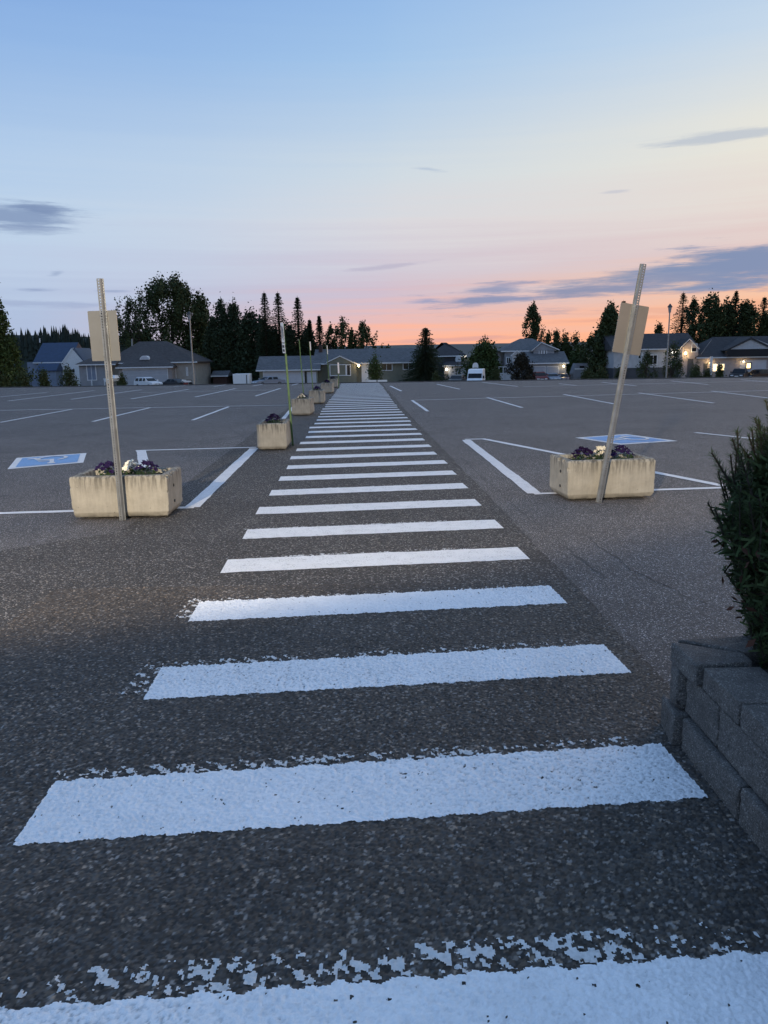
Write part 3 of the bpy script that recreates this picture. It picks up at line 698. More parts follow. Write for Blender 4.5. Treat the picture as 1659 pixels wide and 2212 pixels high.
def course(x0, x1, joints, z0, z1, bev, seed, jit):
    for i, (ya, yb) in enumerate(zip(joints, joints[1:])): blk([(x0, ya+gp), (x1, ya+gp), (x1, yb-gp), (x0, yb-gp)][::1], z0, z1, bev, seed+i, jit)
course(1.165, 1.45, [.50, .94, 1.40, 1.86, 2.32, 2.82], -.03, .135, .010, 1, .008)
course(1.19, 1.45, [.22, .70, 1.16, 1.62, 2.10, 2.56, 2.86], .14, .30, .008, 20, .008)
course(1.185, 1.40, [.6, 1.05, 1.50, 1.95, 2.40, 2.71], .306, .392, .007, 40, .006)
blk([(1.135, 2.835), (1.45, 2.83), (1.40, 3.02), (1.16, 3.03)], -.03, .135, .012, 61)
blk([(1.155, 2.875), (1.44, 2.86), (1.40, 2.99), (1.18, 3.00)], .14, .30, .014, 62, .012)
blk([(1.165, 2.725), (1.395, 2.755), (1.40, 2.84), (1.20, 2.985), (1.15, 2.93)][:1] + [(1.395, 2.752), (1.40, 2.838), (1.165, 2.975)], .306, .392, .008, 63, .007)
blk([(1.41, 2.85), (1.86, 2.86), (1.86, 3.07), (1.195, 2.995)], .306, .392, .008, 64, .005)
blk([(1.41, 2.86), (1.86, 2.86), (1.86, 3.06), (1.21, 3.015)], .14, .30, .014, 65); blk([(1.46, 2.86), (1.86, 2.86), (1.86, 3.09), (1.18, 3.04)], -.03, .135, .02, 66)
for i, x in enumerate((1.87, 2.33, 2.79)):
    for z0, z1, e_ in ((-.03, .135, .02), (.14, .30, .0), (.306, .392, .01)): blk([(x, 2.86), (x+.45, 2.86), (x+.45, 3.07+e_), (x, 3.07+e_)], z0, z1, .015, 70+i*3+int(z0*10))
bed = MB(); rn = random.Random(2)
for i in range(13):
    for j in range(17): bed.v.append((1.405+.16*i, .6+.1337*j, .345+rn.uniform(-.012, .02)))
bed.f = [(i*17+j, (i+1)*17+j, (i+1)*17+j+1, i*17+j+1) for i in range(12) for j in range(16)]
tag(bed.build('planting_bed', 'dirt'), 'dark soil bed behind the block wall', None, None, 'structure')

# ------------------------------------------------------------------ mugo pine shrub on the wall
M['needle'] = leafmat('pine_needle', (.048, .074, .028), .5); M['deadleaf'] = leafmat('dead_leaf', (.075, .035, .025), .4)
def pine_shrub(c, r_, z0, z1, nshoot, seed):
    root = empty('pine_shrub', (c[0], c[1], z0), 0, 'dark mugo pine shrub with upright shoots on the block wall', 'shrub')
    rn = np.random.RandomState(seed); V = []; st_ = MB(); hz = z1-z0
    for i in range(nshoot):
        a = rn.uniform(0, 2*math.pi); t = rn.uniform(0.0, 1); prof = np.interp(t, [0, .25, .5, .75, .9, 1], [.76, .83, 1.0, .94, .74, .45])
        rad = r_*prof*math.sqrt(rn.uniform(.45, 1.04))
        p = np.array([c[0]+rad*math.cos(a), c[1]+rad*math.sin(a), z0+hz*t*.97])
        out = np.array([math.cos(a), math.sin(a), 0])*(.34-.2*t)+np.array([0, 0, .95+.2*t])+rn.normal(0, .22, 3); out /= np.linalg.norm(out)
        L = rn.uniform(.08, .17)
        inw = np.array([c[0]-p[0], c[1]-p[1], .02]); st_.tube([p-out*.05+inw*.25, p, p+out*L], [.006, .005, .003], 4, False)
        n = 112; s = rn.uniform(-.25, 1, n)*L; th = rn.uniform(0, 2*math.pi, n)
        u = np.cross(out, [0.31, .2, .93]); u /= np.linalg.norm(u); w = np.cross(out, u)
        side = np.cos(th)[:, None]*u+np.sin(th)[:, None]*w
        b = p+s[:, None]*out; d = side*.8+out*.5+rn.normal(0, .12, (n, 3)); d /= np.linalg.norm(d, axis=1)[:, None]
        ln = rn.uniform(.018, .032, n)[:, None]; tg = np.cross(d, out); tg /= np.linalg.norm(tg, axis=1)[:, None]+1e-6; wd = .0021
        V.append(np.stack([b-tg*wd, b+tg*wd, b+d*ln+tg*wd*.4, b+d*ln-tg*wd*.4], 1).reshape(-1, 3))
    V = np.concatenate(V); fromnp('needles', V, np.arange(len(V)).reshape(-1, 4), 'needle', root, root.location)
    st_.build('stems', 'bark', root, True)
    tr = MB(); r2 = random.Random(seed)
    for i in range(9):
        a = r2.uniform(0, 6.28); tr.tube([(c[0]+.05*math.cos(a), c[1]+.05*math.sin(a), z0-.02), (c[0]+.25*r_*math.cos(a), c[1]+.25*r_*math.sin(a), z0+.25), (c[0]+.6*r_*math.cos(a), c[1]+.6*r_*math.sin(a), z0+.6*hz)], [.03, .02, .01], 6)
    tr.build('branch', 'bark', root, True)
    # shaded inner mass of old needles
    n = 40000; q = rn.normal(0, 1, (n, 3)); q /= np.linalg.norm(q, axis=1)[:, None]; q *= (rn.uniform(.2, .86, n)**.6)[:, None]
    tt = rn.uniform(0, 1, n); ql = np.sqrt(rn.uniform(0, .98, n))*r_*np.interp(tt, [0, .25, .5, .75, .9, 1], [.76, .83, 1.0, .94, .74, .45]); aa = rn.uniform(0, 6.283, n); b = np.stack([c[0]+ql*np.cos(aa), c[1]+ql*np.sin(aa), z0+hz*tt*.96], 1); d = rn.normal(0, 1, (n, 3)); d /= np.linalg.norm(d, axis=1)[:, None]
    tg = np.cross(d, rn.normal(0, 1, (n, 3))); tg /= np.linalg.norm(tg, axis=1)[:, None]
    V = np.stack([b-tg*.005, b+tg*.005, b+d*.06+tg*.004, b+d*.06-tg*.004], 1).reshape(-1, 3)
    fromnp('inner_needles', V, np.arange(len(V)).reshape(-1, 4), 'needle', root, root.location)
    V = []                                            # withered leaves caught low in the shrub
    for i in range(130):
        a = rn.uniform(math.pi*.7, math.pi*1.5); t = rn.uniform(.12, .62); b = np.array([c[0]+r_*(.86+.1*rn.rand())*math.cos(a)*(.8+.25*math.sin(math.pi*t)), c[1]+r_*.9*math.sin(a), z0+hz*t])
        d = rn.normal(0, 1, 3)+np.array([0, 0, -.6]); d /= np.linalg.norm(d); tg = np.cross(d, rn.normal(0, 1, 3)); tg /= np.linalg.norm(tg); L = rn.uniform(.025, .06)
        V.append([b, b+d*L*.5+tg*L*.22, b+d*L, b+d*L*.5-tg*L*.22])
    V = np.array(V).reshape(-1, 3); fromnp('withered_leaves', V, np.arange(len(V)).reshape(-1, 4), 'deadleaf', root, root.location)
pine_shrub((2.0, 2.78), .70, .345, 1.335, 1600, 4)

# ------------------------------------------------------------------ street of houses beyond the lot
GZ = -3.1; KD = 1.32                                            # level of the street behind the lot's far edge
def hx(px, D): return P(px, 800, D).x
def hz(px, py, D): return P(px, py, D).z
def wallmat(name, c, siding=True):
    k = Nodes(name); n = k.noise(1.5, 4)
    cc = k.mix(k.ramp(n, [(.3, 0.0), (.7, 1.0)]), tuple(x*.85 for x in c), tuple(x*1.08 for x in c))
    if siding:
        z = k.node('ShaderNodeSeparateXYZ', {0: k.tc.outputs['Object']}).outputs[2]
        fr_ = k.math('FRACT', k.math('MULTIPLY', z, 6.0)); cc = k.mix(k.ramp(fr_, [(0, .35), (.12, 0.0)]), cc, tuple(x*.5 for x in c)); k.bump(fr_, .6, .02)
    return k.fin(cc, .75, 0, .3)
def roofmat(name, c):
    k = Nodes(name)
    br = k.node('ShaderNodeTexBrick', {'Vector': k._map((1, 1, 1)), 'Scale': 1.0, 'Mortar Size': .01, 'Brick Width': .33, 'Row Height': .16, 'Color1': tuple(x*.75 for x in c), 'Color2': tuple(x*1.2 for x in c), 'Mortar': tuple(x*.4 for x in c)})
    cc = k.mix(k.ramp(k.noise(.6, 4), [(.3, .0), (.7, .4)]), br.outputs[0], tuple(x*.7 for x in c))
    return k.fin(cc, .85, 0, .3)
M['w_green'] = wallmat('sage_siding', (.20, .20, .155)); M['w_grey'] = wallmat('grey_siding', (.27, .28, .305)); M['w_cream'] = wallmat('cream_stucco', (.35, .325, .295), False)
M['w_white'] = wallmat('white_siding', (.48, .49, .51)); M['w_blue'] = wallmat('blue_grey_siding', (.20, .24, .32)); M['w_dark'] = wallmat('dark_siding', (.07, .075, .085))
M['w_taupe'] = wallmat('taupe_stucco', (.28, .25, .24), False); M['w_pink'] = wallmat('pale_stucco', (.34, .30, .29), False)
M['r_grey'] = roofmat('grey_shingle', (.13, .135, .145)); M['r_brown'] = roofmat('brown_shingle', (.085, .076, .074)); M['r_blue'] = pm('blue_metal_roof', (.024, .045, .095), .5, .15, 2); M['r_dark'] = roofmat('dark_shingle', (.05, .05, .056))
M['gdoor'] = pm('garage_door_enamel', (.34, .36, .40), .6, .06, 2); M['gdoor_white'] = pm('white_garage_door', (.47, .48, .52), .6, .06, 2)
M['lit'] = emit('lit_warm_pane', (1, .72, .34), 2.4); M['bulb'] = emit('warm_bulb', (1, .75, .40), 9.0); M['bulb_white'] = emit('white_bulb', (1, .93, .80), 9.0)
M['brick'] = pm('dark_brick', (.06, .035, .03), .9, .3, 6)

def house(name, label, px, D, group='houses across the street'): return empty(name, (hx(px, D), D, GZ), 0, label, 'house', group)
def wbox(r_, px0, px1, pyt, D, depth, mat, z0=None, name='wall', pz=None):
    x0, x1 = hx(px0, D), hx(px1, D); zt = hz(pz or (px0+px1)/2, pyt, D)
    MB().box(x0, x1, D, D+depth, GZ-.1 if z0 is None else z0, zt).build(name, mat, r_, True); return x0, x1, zt
def gable_roof(r_, x0, x1, y0, y1, ze, zr, mat, axis='x', over=.35, th=.16, name='roof', hip0=0.0, hip1=0.0, fascia=True):
    """ridge along x (or y); hip0 / hip1 pull the ridge ends in"""
    x0 -= over; x1 += over; y0 -= over; y1 += over
    if axis == 'x': rg = [(x0+hip0, (y0+y1)/2, zr), (x1-hip1, (y0+y1)/2, zr)]; c = [(x0, y0), (x1, y0), (x1, y1), (x0, y1)]
    else: rg = [((x0+x1)/2, y0+hip0, zr), ((x0+x1)/2, y1-hip1, zr)]; c = [(x1, y0), (x1, y1), (x0, y1), (x0, y0)]
    c = [(a, b, ze) for a, b in c]; lo = [(a, b, ze-th) for a, b, _ in c]
    mb = MB()
    mb.v = c+lo+rg
    mb.f = [(0, 1, 9, 8), (2, 3, 8, 9), (1, 2, 9), (3, 0, 8), (7, 6, 5, 4), (0, 4, 5, 1), (1, 5, 6, 2), (2, 6, 7, 3), (3, 7, 4, 0)]
    o = mb.build(name, mat, r_, True)
    if fascia:
        f = MB(); yf = min(p[1] for p in c)-.025; f.box(min(p[0] for p in c), max(p[0] for p in c), yf-.06, yf, ze-th-.04, ze-.02); f.build('gutter', 'trim' if fascia is True else fascia, o, True)
    return o
def window(r_, px0, px1, py0, py1, D, frame='trim', pane='glass', mull=1, name='window'):
    x0, x1 = hx(px0, D), hx(px1, D); pm_ = (px0+px1)/2; zt, zb = hz(pm_, py0, D), hz(pm_, py1, D); t = .12; y = D
    w = MB(); w.box(x0, x1, y-.07, y-.003, zt-t, zt); w.box(x0, x1, y-.09, y-.003, zb, zb+t); w.box(x0, x0+t, y-.07, y-.003, zb+t, zt-t); w.box(x1-t, x1, y-.07, y-.003, zb+t, zt-t)
    for i in range(mull):
        xm = x0+(x1-x0)*(i+1)/(mull+1); w.box(xm-.035, xm+.035, y-.065, y-.003, zb+t, zt-t)
    o = w.build(name, frame, r_, True)
    for i in range(mull+1):
        a = x0+(x1-x0)*i/(mull+1); b = x0+(x1-x0)*(i+1)/(mull+1)
        MB().box(a+.04, b-.04, y-.03, y-.004, zb+t*.6, zt-t*.6).build('pane', pane, o, True)
    return o
def gdoor(r_, px0, px1, py0, D, mat='gdoor', rows=4, lite=False):
    x0, x1 = hx(px0, D), hx(px1, D); zt = hz((px0+px1)/2, py0, D); zb = GZ; o = MB().box(x0-.09, x1+.09, D-.03, D-.003, zb, zt+.09).build('garage_door', 'trim', r_, True)
    h = (zt-zb)/rows
    for i in range(rows):
        MB().box(x0, x1, D-.06, D-.031, zb+i*h+.012, zb+(i+1)*h-.012).build('door_panel', mat, o, True)
    return o
def door(r_, px0, px1, py0, D, mat='white', name='door', z0=None):
    x0, x1 = hx(px0, D), hx(px1, D); zt = hz((px0+px1)/2, py0, D); z0 = GZ+.3 if z0 is None else z0
    o = MB().box(x0, x1, D-.05, D-.003, z0, zt).build(name, mat, r_, True)
    MB().ball((x1-.12, D-.08, z0+1.0), .04, .04, .04, 6, 4).build('door_handle', 'galv', o, True); return o
def porch_lamp(r_, px, py, D, energy=30, colr=(1, .68, .32), rad=.12, mat='bulb', off=.35):
    p = P(px, py, D-off)
    o = MB().ball(p, rad, rad, rad*1.3, 8, 6).build('lamp_globe', mat, r_, True, True)
    MB().box(p.x-.05, p.x+.05, p.y, D-.002, p.z+rad*1.2, p.z+rad*1.2+.05).build('lamp_bracket', 'black', o, True)
    l = bpy.data.lights.new('porch_light', 'POINT'); l.energy = energy; l.color = colr; l.shadow_soft_size = rad+.03
    lo = bpy.data.objects.new('porch_light', l); col.objects.link(lo); lo.parent = r_; lo.location = p+Vector((0, -rad-.06, 0))-r_.location
def gable_wall(r_, px0, px1, pye, pxa, pya, D, mat, name='gable', t=.12):
    z = hz(pxa, pye, D); p = [(hx(px0, D), D, z), (hx(px1, D), D, z), (hx(pxa, D), D, hz(pxa, pya, D))]
    return MB().prism(p, (0, t, 0)).build(name, mat, r_, True)
def rake(r_, a, b, D, mat='trim', w=.16, name='rake_board'):  # sloping trim board between two seen points
    p, q = P(*a, D), P(*b, D); MB().prism([p+Vector((0, 0, -w)), q+Vector((0, 0, -w)), q, p], (0, .06, 0)).build(name, mat, r_, True)

# -- blue-roofed house on the left
D = 104*KD; h = house('blue_roof_house', 'house with blue metal roof and white gable end, far left', 130, D)
wbox(h, 60, 134, 782, D, 9, 'w_blue'); gable_roof(h, hx(78, D), hx(150, D), D, D+9, hz(110, 782, D), hz(110, 739, D), 'r_blue', 'x', .3)
x0, x1 = hx(134, D-.5), hx(183, D-.5); zt = hz(158, 783, D)
wbox(h, 134, 183, 783, D-.5, 9, 'trim', name='gable_wing'); gable_wall(h, 134, 183, 783, 158.5, 752, D-.51, 'trim'); rake(h, (132, 786), (158.5, 750), D-.6); rake(h, (158.5, 750), (186, 786), D-.6, 'r_blue')
gable_roof(h, x0, x1, D-.2, D+8, zt, hz(158, 751, D), 'r_blue', 'y', .15, fascia=False)
window(h, 148, 163, 796, 806, D-.5)
sh = wbox(h, 82, 120, 800, D-3, 2.8, 'w_blue', name='lean_to'); gable_roof(h, sh[0], sh[1], D-3, D-.2, sh[2], sh[2]+1.2, 'r_blue', 'x', .25, fascia=False)
MB().tube([P(86, 740, D+3), P(86, 731, D+3)], .12, 6).build('roof_vent', 'trim', h, True)

# -- brown hip-roofed house
D = 92*KD; h = house('hip_roof_house', 'brown hip roofed house with wide grey garage door', 300, D)
x0, x1, zt = wbox(h, 232, 422, 783, D+2.2, 11, 'w_cream', pz=330); gable_roof(h, x0, x1, D+2.2, D+13, zt+.05, hz(305, 738, D+8), 'r_brown', 'x', .5, hip0=4.2, hip1=6.2)
gx = wbox(h, 256, 371, 793, D, 5, 'w_taupe', name='garage_wall'); gable_roof(h, gx[0], gx[1], D, D+7, gx[2]+.05, hz(310, 765, D), 'r_brown', 'x', .35, hip0=2.8, hip1=2.8)
gdoor(h, 266, 361, 797.5, D, 'gdoor')
window(h, 402, 406, 793, 812, D+2.2, mull=0); window(h, 376, 380, 795, 818, D+2.2, mull=0)
dm = MB(); p = P(312, 777, D+1.6); dm.prism([(p.x+.75*math.cos(R(a)), p.y, p.z+.62*math.sin(R(a))) for a in range(0, 181, 20)], (0, 1.8, 0)); o = dm.build('dormer', 'trim', h, True)
MB().prism([(p.x+.6*math.cos(R(a)), p.y-.02, p.z+.05+.48*math.sin(R(a))) for a in range(0, 181, 20)], (0, .018, 0)).build('dormer_pane', 'gdoor_white', o, True)
lw = wbox(h, 171, 233, 787, D+.8, 8, 'w_grey', name='left_wing'); gable_roof(h, lw[0], lw[1]+1, D+.8, D+9, lw[2]+.04, hz(205, 765, D+4), 'r_brown', 'x', .45, hip0=2.5, hip1=.5)
window(h, 187, 208, 787.5, 822, D+.8, 'trim', 'w_blue', 1)
dk = MB(); q = lw; dk.box(hx(170, D-1.2), hx(224, D-1.2), D-1.4, D+.7, GZ, GZ+.55); dk.build('porch_deck', 'r_dark', h, True)
for px in (196, 224): MB().box(hx(px, D-1.2)-.06, hx(px, D-1.2)+.06, D-1.3, D-1.18, GZ+.55, hz(px, 820, D-1.2)).build('rail_post', 'trim', h, True)
MB().tube([P(285.5, 748, D+6), P(285.5, 732, D+6)], .13, 6).build('chimney_pipe', 'galv', h, True)
MB().box(hx(384, D+5), hx(392, D+5), D+5, D+5.7, hz(388, 771, D+5)-1, hz(388, 766, D+5)).build('roof_vent', 'trim', h, True)

# -- long sage-green bungalow at the end of the crosswalk
D = 90*KD; h = house('green_bungalow', 'long sage green bungalow with lit porch at the end of the crosswalk', 735, D)
gx = wbox(h, 560, 686, 799, D, 7, 'w_green', name='garage_wall'); gable_roof(h, gx[0], gx[1], D, D+7, gx[2]+.06, hz(620, 769, D+3.5), 'r_grey', 'x', .45)
gdoor(h, 569, 656, 802.5, D, 'gdoor_white'); door(h, 663, 683, 803, D, 'gdoor_white', 'side_door'); MB().box(hx(657.5, D), hx(661.5, D), D-.02, D-.003, GZ, hz(660, 803, D)).build('door_post', 'black', h, True)
mx = wbox(h, 684, 911, 787, D+1.6, 9, 'w_green', pz=700, name='wall')
ze = hz(800, 783, D+1.6); gable_roof(h, mx[0], mx[1], D+1.6, D+10.6, ze, hz(800, 753, D+6), 'r_grey', 'x', .5)
MB().box(hx(684, D+1.6), hx(911, D+1.6), D+1.601, D+1.7, mx[2]-.5, ze-.1).build('wall_top', 'w_green', h, True)
ex = wbox(h, 709, 770, 786, D+.2, 1.5, 'w_green', name='entry_wall')
gable_wall(h, 707, 772, 785, 734, 769, D+.1, 'w_green'); rake(h, (705, 782), (734, 768), D-.02); rake(h, (734, 768), (775, 787), D-.02)
a, b, c = P(704, 782, D), P(734, 767.5, D), P(776, 787, D)
MB().add([a, b, c, a+Vector((0, 5, 0)), b+Vector((0, 5, 0)), c+Vector((0, 5, 0)), a-Vector((0, 0, .1)), b-Vector((0, 0, .1)), c-Vector((0, 0, .1))], [(0, 1, 4, 3), (1, 2, 5, 4), (0, 6, 7, 1), (1, 7, 8, 2)]).build('entry_roof', 'r_grey', h, True)
window(h, 712, 748, 787, 812, D+.2, pane='w_green', mull=0); window(h, 748, 758, 787, 812, D+.2, mull=0)
door(h, 781, 797, 786, D+1.6, 'white'); porch_lamp(h, 775, 790, D+.1, 55, rad=.16)
window(h, 822, 848, 784.5, 801, D+1.6); window(h, 870, 895, 782, 799, D+1.6)
MB().box(hx(909, D+1.5), hx(911.5, D+1.5), D+1.5, D+1.6, GZ, ze-.2).build('corner_board', 'trim', h, True)
MB().box(hx(690, D+5), hx(697, D+5), D+5, D+5.8, hz(693, 757, D+5)-1.5, hz(693, 744, D+5)).build('chimney', 'brick', h, True)
# white edging rails of the tree bed in front of it
for i, (p0, p1) in enumerate(((795, 813), (815, 836))):
    o = MB().box(hx(p0, 56), hx(p1, 56), 56, 56.15, -1.9, hz(815, 821, 56)).build('white_rail', 'white'); tag(o, ('left' if i == 0 else 'right')+' one of two low white rails before the bungalow tree', 'rail', 'white rails')

# -- dark house behind the spruce
D = 100*KD; h = house('dark_house', 'dark hip roofed house with garage lamp behind the white van', 965, D)
wx = wbox(h, 936, 1003, 768, D+2, 9, 'w_dark'); gable_roof(h, wx[0], wx[1], D+2, D+11, wx[2], hz(950, 740, D+6), 'r_dark', 'x', .4, hip0=3.0, hip1=4.0)
gx = wbox(h, 960, 1019, 789, D, 5, 'w_taupe', name='garage_wall'); gable_roof(h, gx[0], gx[1], D, D+6, gx[2]+.04, hz(990, 773, D+2), 'r_dark', 'x', .35, hip0=1.8, hip1=1.8)
gdoor(h, 970, 1005, 795, D, 'gdoor_white'); porch_lamp(h, 965, 798, D, 30, (1, .85, .6), .17, 'bulb_white')
p = P(990, 777, D+1.2); o = MB().prism([(p.x+.5*math.cos(R(a)), p.y, p.z+.62*math.sin(R(a))) for a in range(0, 360, 24)], (0, .8, 0)).build('round_window', 'trim', h, True)
porch_lamp(h, 1004.5, 769.5, D+1.8, 8, (1, .9, .7), .10, 'bulb_white', .3)

# -- two-storey grey house
D = 93*KD; h = house('two_storey_house', 'two storey pale grey house with side garage right of the van', 1150, D)
wx = wbox(h, 1090, 1160, 757, D+2, 8, 'w_grey'); gable_roof(h, hx(1090, D), hx(1200, D), D+2, D+10, hz(1120, 757, D+2), hz(1150, 731, D+6), 'r_grey', 'x', .4, hip0=3.8, hip1=3.0)
gx = wbox(h, 1152, 1196, 758, D+.6, 8, 'w_grey', name='upper_wing'); gable_wall(h, 1150, 1204, 757.5, 1170, 740, D+.5, 'w_grey'); rake(h, (1148, 757), (1170, 738.5), D+.3); rake(h, (1170, 738.5), (1209, 755), D+.3)
a, b, c = P(1147, 757, D+.3), P(1170, 738, D+.3), P(1210, 755, D+.3)
MB().add([a, b, c, a+Vector((0, 6, 0)), b+Vector((0, 6, 0)), c+Vector((0, 6, 0))], [(0, 1, 4, 3), (1, 2, 5, 4)]).build('gable_roof', 'r_grey', h, True)
window(h, 1163, 1168.5, 755, 766, D+.6, mull=0); window(h, 1169, 1174.5, 755, 766, D+.6, mull=0); window(h, 1175, 1180.5, 755, 766, D+.6, mull=0)
gx = wbox(h, 1146, 1223, 784, D-2, 6, 'w_grey', name='garage_wall'); gable_roof(h, gx[0], gx[1], D-2, D+4.5, gx[2]+.05, hz(1200, 759, D+1), 'r_grey', 'x', .35)
gdoor(h, 1153, 1177, 792, D-2, 'gdoor'); gdoor(h, 1182, 1206, 792, D-2, 'gdoor'); porch_lamp(h, 1217.5, 791, D-2, 30, (1, .8, .5), .14)
ex = wbox(h, 1106, 1128, 768, D+.4, 1.6, 'w_white', name='entry_porch'); gable_wall(h, 1104, 1130, 768, 1117, 757, D+.3, 'w_white'); rake(h, (1103, 768), (1117, 756), D+.1); rake(h, (1117, 756), (1131, 768), D+.1)
window(h, 1093, 1103, 771, 786, D+2); door(h, 1112, 1120, 784, D+.4, 'w_blue')
dk = wbox(h, 1077, 1114, 806, D-.6, 1.2, 'w_white', name='porch_deck')
for px in (1078, 1087, 1096, 1105): MB().box(hx(px, D-.6)-.05, hx(px, D-.6)+.05, D-.58, D-.5, dk[2], dk[2]+.95).build('rail_post', 'trim', h, True)
MB().box(hx(1077, D-.6), hx(1106, D-.6), D-.6, D-.48, dk[2]+.955, dk[2]+1.03).build('handrail', 'trim', h, True)

# -- white house right, partly behind the leaning sign
D = 92*KD; h = house('white_house', 'white house with dark roof and lit entry, behind the leaning sign', 1400, D)
wx = wbox(h, 1325, 1478, 754, D, 9, 'w_white', z0=hz(1400, 794, D)); wbox(h, 1325, 1478, 794.01, D-.05, 9.1, 'w_dark', name='foundation')
gable_roof(h, wx[0], wx[1]+1.5, D, D+9, wx[2]+.05, hz(1440, 720, D+4.5), 'r_dark', 'x', .5)
window(h, 1400, 1419, 766, 788, D, mull=1); window(h, 1376, 1384, 760, 776, D, mull=0); window(h, 1344, 1352, 764, 776, D, mull=0)
for px in (1386, 1393): MB().box(hx(px, D)-.12, hx(px, D)+.12, D-.14, D-.003, hz(px, 794, D), wx[2]-.1).build('pilaster', 'trim', h, True)
ex = wbox(h, 1472, 1506, 752, D-1.2, 1.1, 'w_pink', name='entry_wall'); gable_wall(h, 1470, 1509, 751.5, 1490, 733, D-1.25, 'w_pink', 'entry_gable')
rake(h, (1468, 753), (1490, 731.5), D-1.4); rake(h, (1490, 731.5), (1511, 753), D-1.4)
a, b, c = P(1467, 753, D-1.4), P(1490, 731, D-1.4), P(1512, 753, D-1.4)
MB().add([a, b, c, a+Vector((0, 5, 0)), b+Vector((0, 5, 0)), c+Vector((0, 5, 0))], [(0, 1, 4, 3), (1, 2, 5, 4)]).build('entry_roof', 'r_dark', h, True)
window(h, 1490, 1503, 742, 761, D-1.2, mull=0); porch_lamp(h, 1481, 763, D-1.2, 140, (1, .66, .28), .17); door(h, 1484, 1496, 775, D-1.2, 'w_dark', z0=GZ+.6)
porch_lamp(h, 1453, 761, D, 8, (1, .92, .75), .11, 'bulb_white'); porch_lamp(h, 1459.5, 759.5, D, 6, (1, .95, .85), .09, 'bulb_white')

# -- lit garage house at the right edge
D = 91*KD; h = house('lit_garage_house', 'low house with lit garage windows at the right edge', 1580, D)
wx = wbox(h, 1507, 1720, 771, D, 9, 'w_pink', pz=1600); gable_roof(h, wx[0], wx[1], D, D+9, wx[2]+.06, hz(1590, 727, D+4.5), 'r_dark', 'x', .5, hip0=4.4, hip1=3)
gable_wall(h, 1573, 1680, 754, 1623, 731, D-.4, 'w_white'); rake(h, (1568, 756), (1623, 729), D-.6, 'r_dark', .25); rake(h, (1623, 729), (1684, 757), D-.6, 'r_dark', .25)
a, b, c = P(1566, 757, D-.6), P(1623, 728.5, D-.6), P(1686, 758, D-.6)
MB().add([a, b, c, a+Vector((0, 5, 0)), b+Vector((0, 5, 0)), c+Vector((0, 5, 0))], [(0, 1, 4, 3), (1, 2, 5, 4)]).build('gable_roof', 'r_dark', h, True)
x0, x1 = hx(1568, D-.6), hx(1684, D-.6); MB().box(x0, x1, D-.8, D+.3, hz(1623, 769, D), hz(1623, 755, D)).build('garage_fascia', 'r_dark', h, True)
MB().box(hx(1602, D-.7), hx(1659, D-.7), D-.03, D-.003, GZ, hz(1630, 778, D)).build('garage_door', 'gdoor_white', h, True)
window(h, 1538, 1550, 785, 803, D, pane='lit', mull=0); window(h, 1553, 1565, 785, 801, D, pane='lit', mull=0); window(h, 1610, 1622, 783, 797, D-.06, 'brick', 'lit', 0)
door(h, 1519, 1527.5, 785, D, 'w_dark'); MB().box(hx(1530.5, D)-.15, hx(1530.5, D)+.15, D-.9, D-.6, GZ, hz(1530, 770, D)).build('porch_column', 'trim', h, True)
porch_lamp(h, 1534, 784, D, 60, rad=.12); porch_lamp(h, 1606, 781, D-.06, 30, rad=.10)
rake(h, (1512, 768), (1537, 733.5), D+.2, 'galv', .10, 'roof_flashing')

# -- small outbuildings
o = empty('garden_shed', (hx(474, 132), 132, GZ), 0, 'small dark garden shed with pale roof left of the bungalow', 'shed')
s = wbox(o, 459, 489, 811, 132, 4, 'brick'); gable_roof(o, s[0], s[1], 132, 136, s[2], hz(474, 801, 132), 'r_grey', 'x', .3)
o = empty('cargo_trailer', (hx(519, 116), 116, GZ), 0, 'small white enclosed cargo trailer left of the bungalow garage', 'trailer')
x0, x1 = hx(502, 116), hx(537, 116); zt = hz(519, 807.5, 116); MB().box(x0, x1, 116, 118.6, GZ+.4, zt).build('box', 'white', o, True, False, .06)
MB().box(x1-.42, x1-.3, 115.97, 115.995, GZ+.6, zt-.15).build('vent_slot', 'black', o, True); MB().box(x0+.1, x1-.1, 116.2, 90, GZ+.3, GZ+.395).build('chassis', 'black', o, True)
for px in (x0+.5, x1-.5): MB().tube([(px, 115.9, GZ+.3), (px, 116.15, GZ+.3)], .3, 14).build('wheel', 'tyre', o, True)
MB().box(x1, x1+.9, 117.2, 117.3, GZ+.35, GZ+.43).build('tow_bar', 'galv', o, True)
o = empty('camper_trailer', (hx(1255, 128), 128, GZ), 0, 'pale camper trailer between the grey house and dark trees', 'camper')
x0, x1 = hx(1240, 128), hx(1272, 128); zt = hz(1255, 785, 128); MB().prism([(x0, 128, GZ+.5), (x1, 128, GZ+.5), (x1+.3, 128, GZ+1.4), (x1-.2, 128, zt), (x0+.3, 128, zt), (x0-.2, 128, GZ+1.5)], (0, 2.2, 0)).build('shell', 'w_grey', o, True)
MB().box(x0+.1, x1-.1, 127.96, 127.99, hz(1255, 798, 128), hz(1255, 795.5, 128)).build('stripe', 'white', o, True); MB().box(x0+.9, x0+1.7, 127.97, 127.995, zt-.8, zt-.4).build('window', 'glass', o, True)
for px in (x0+.8, x1-.8): MB().tube([(px, 127.9, GZ+.33), (px, 128.2, GZ+.33)], .33, 12).build('wheel', 'tyre', o, True)
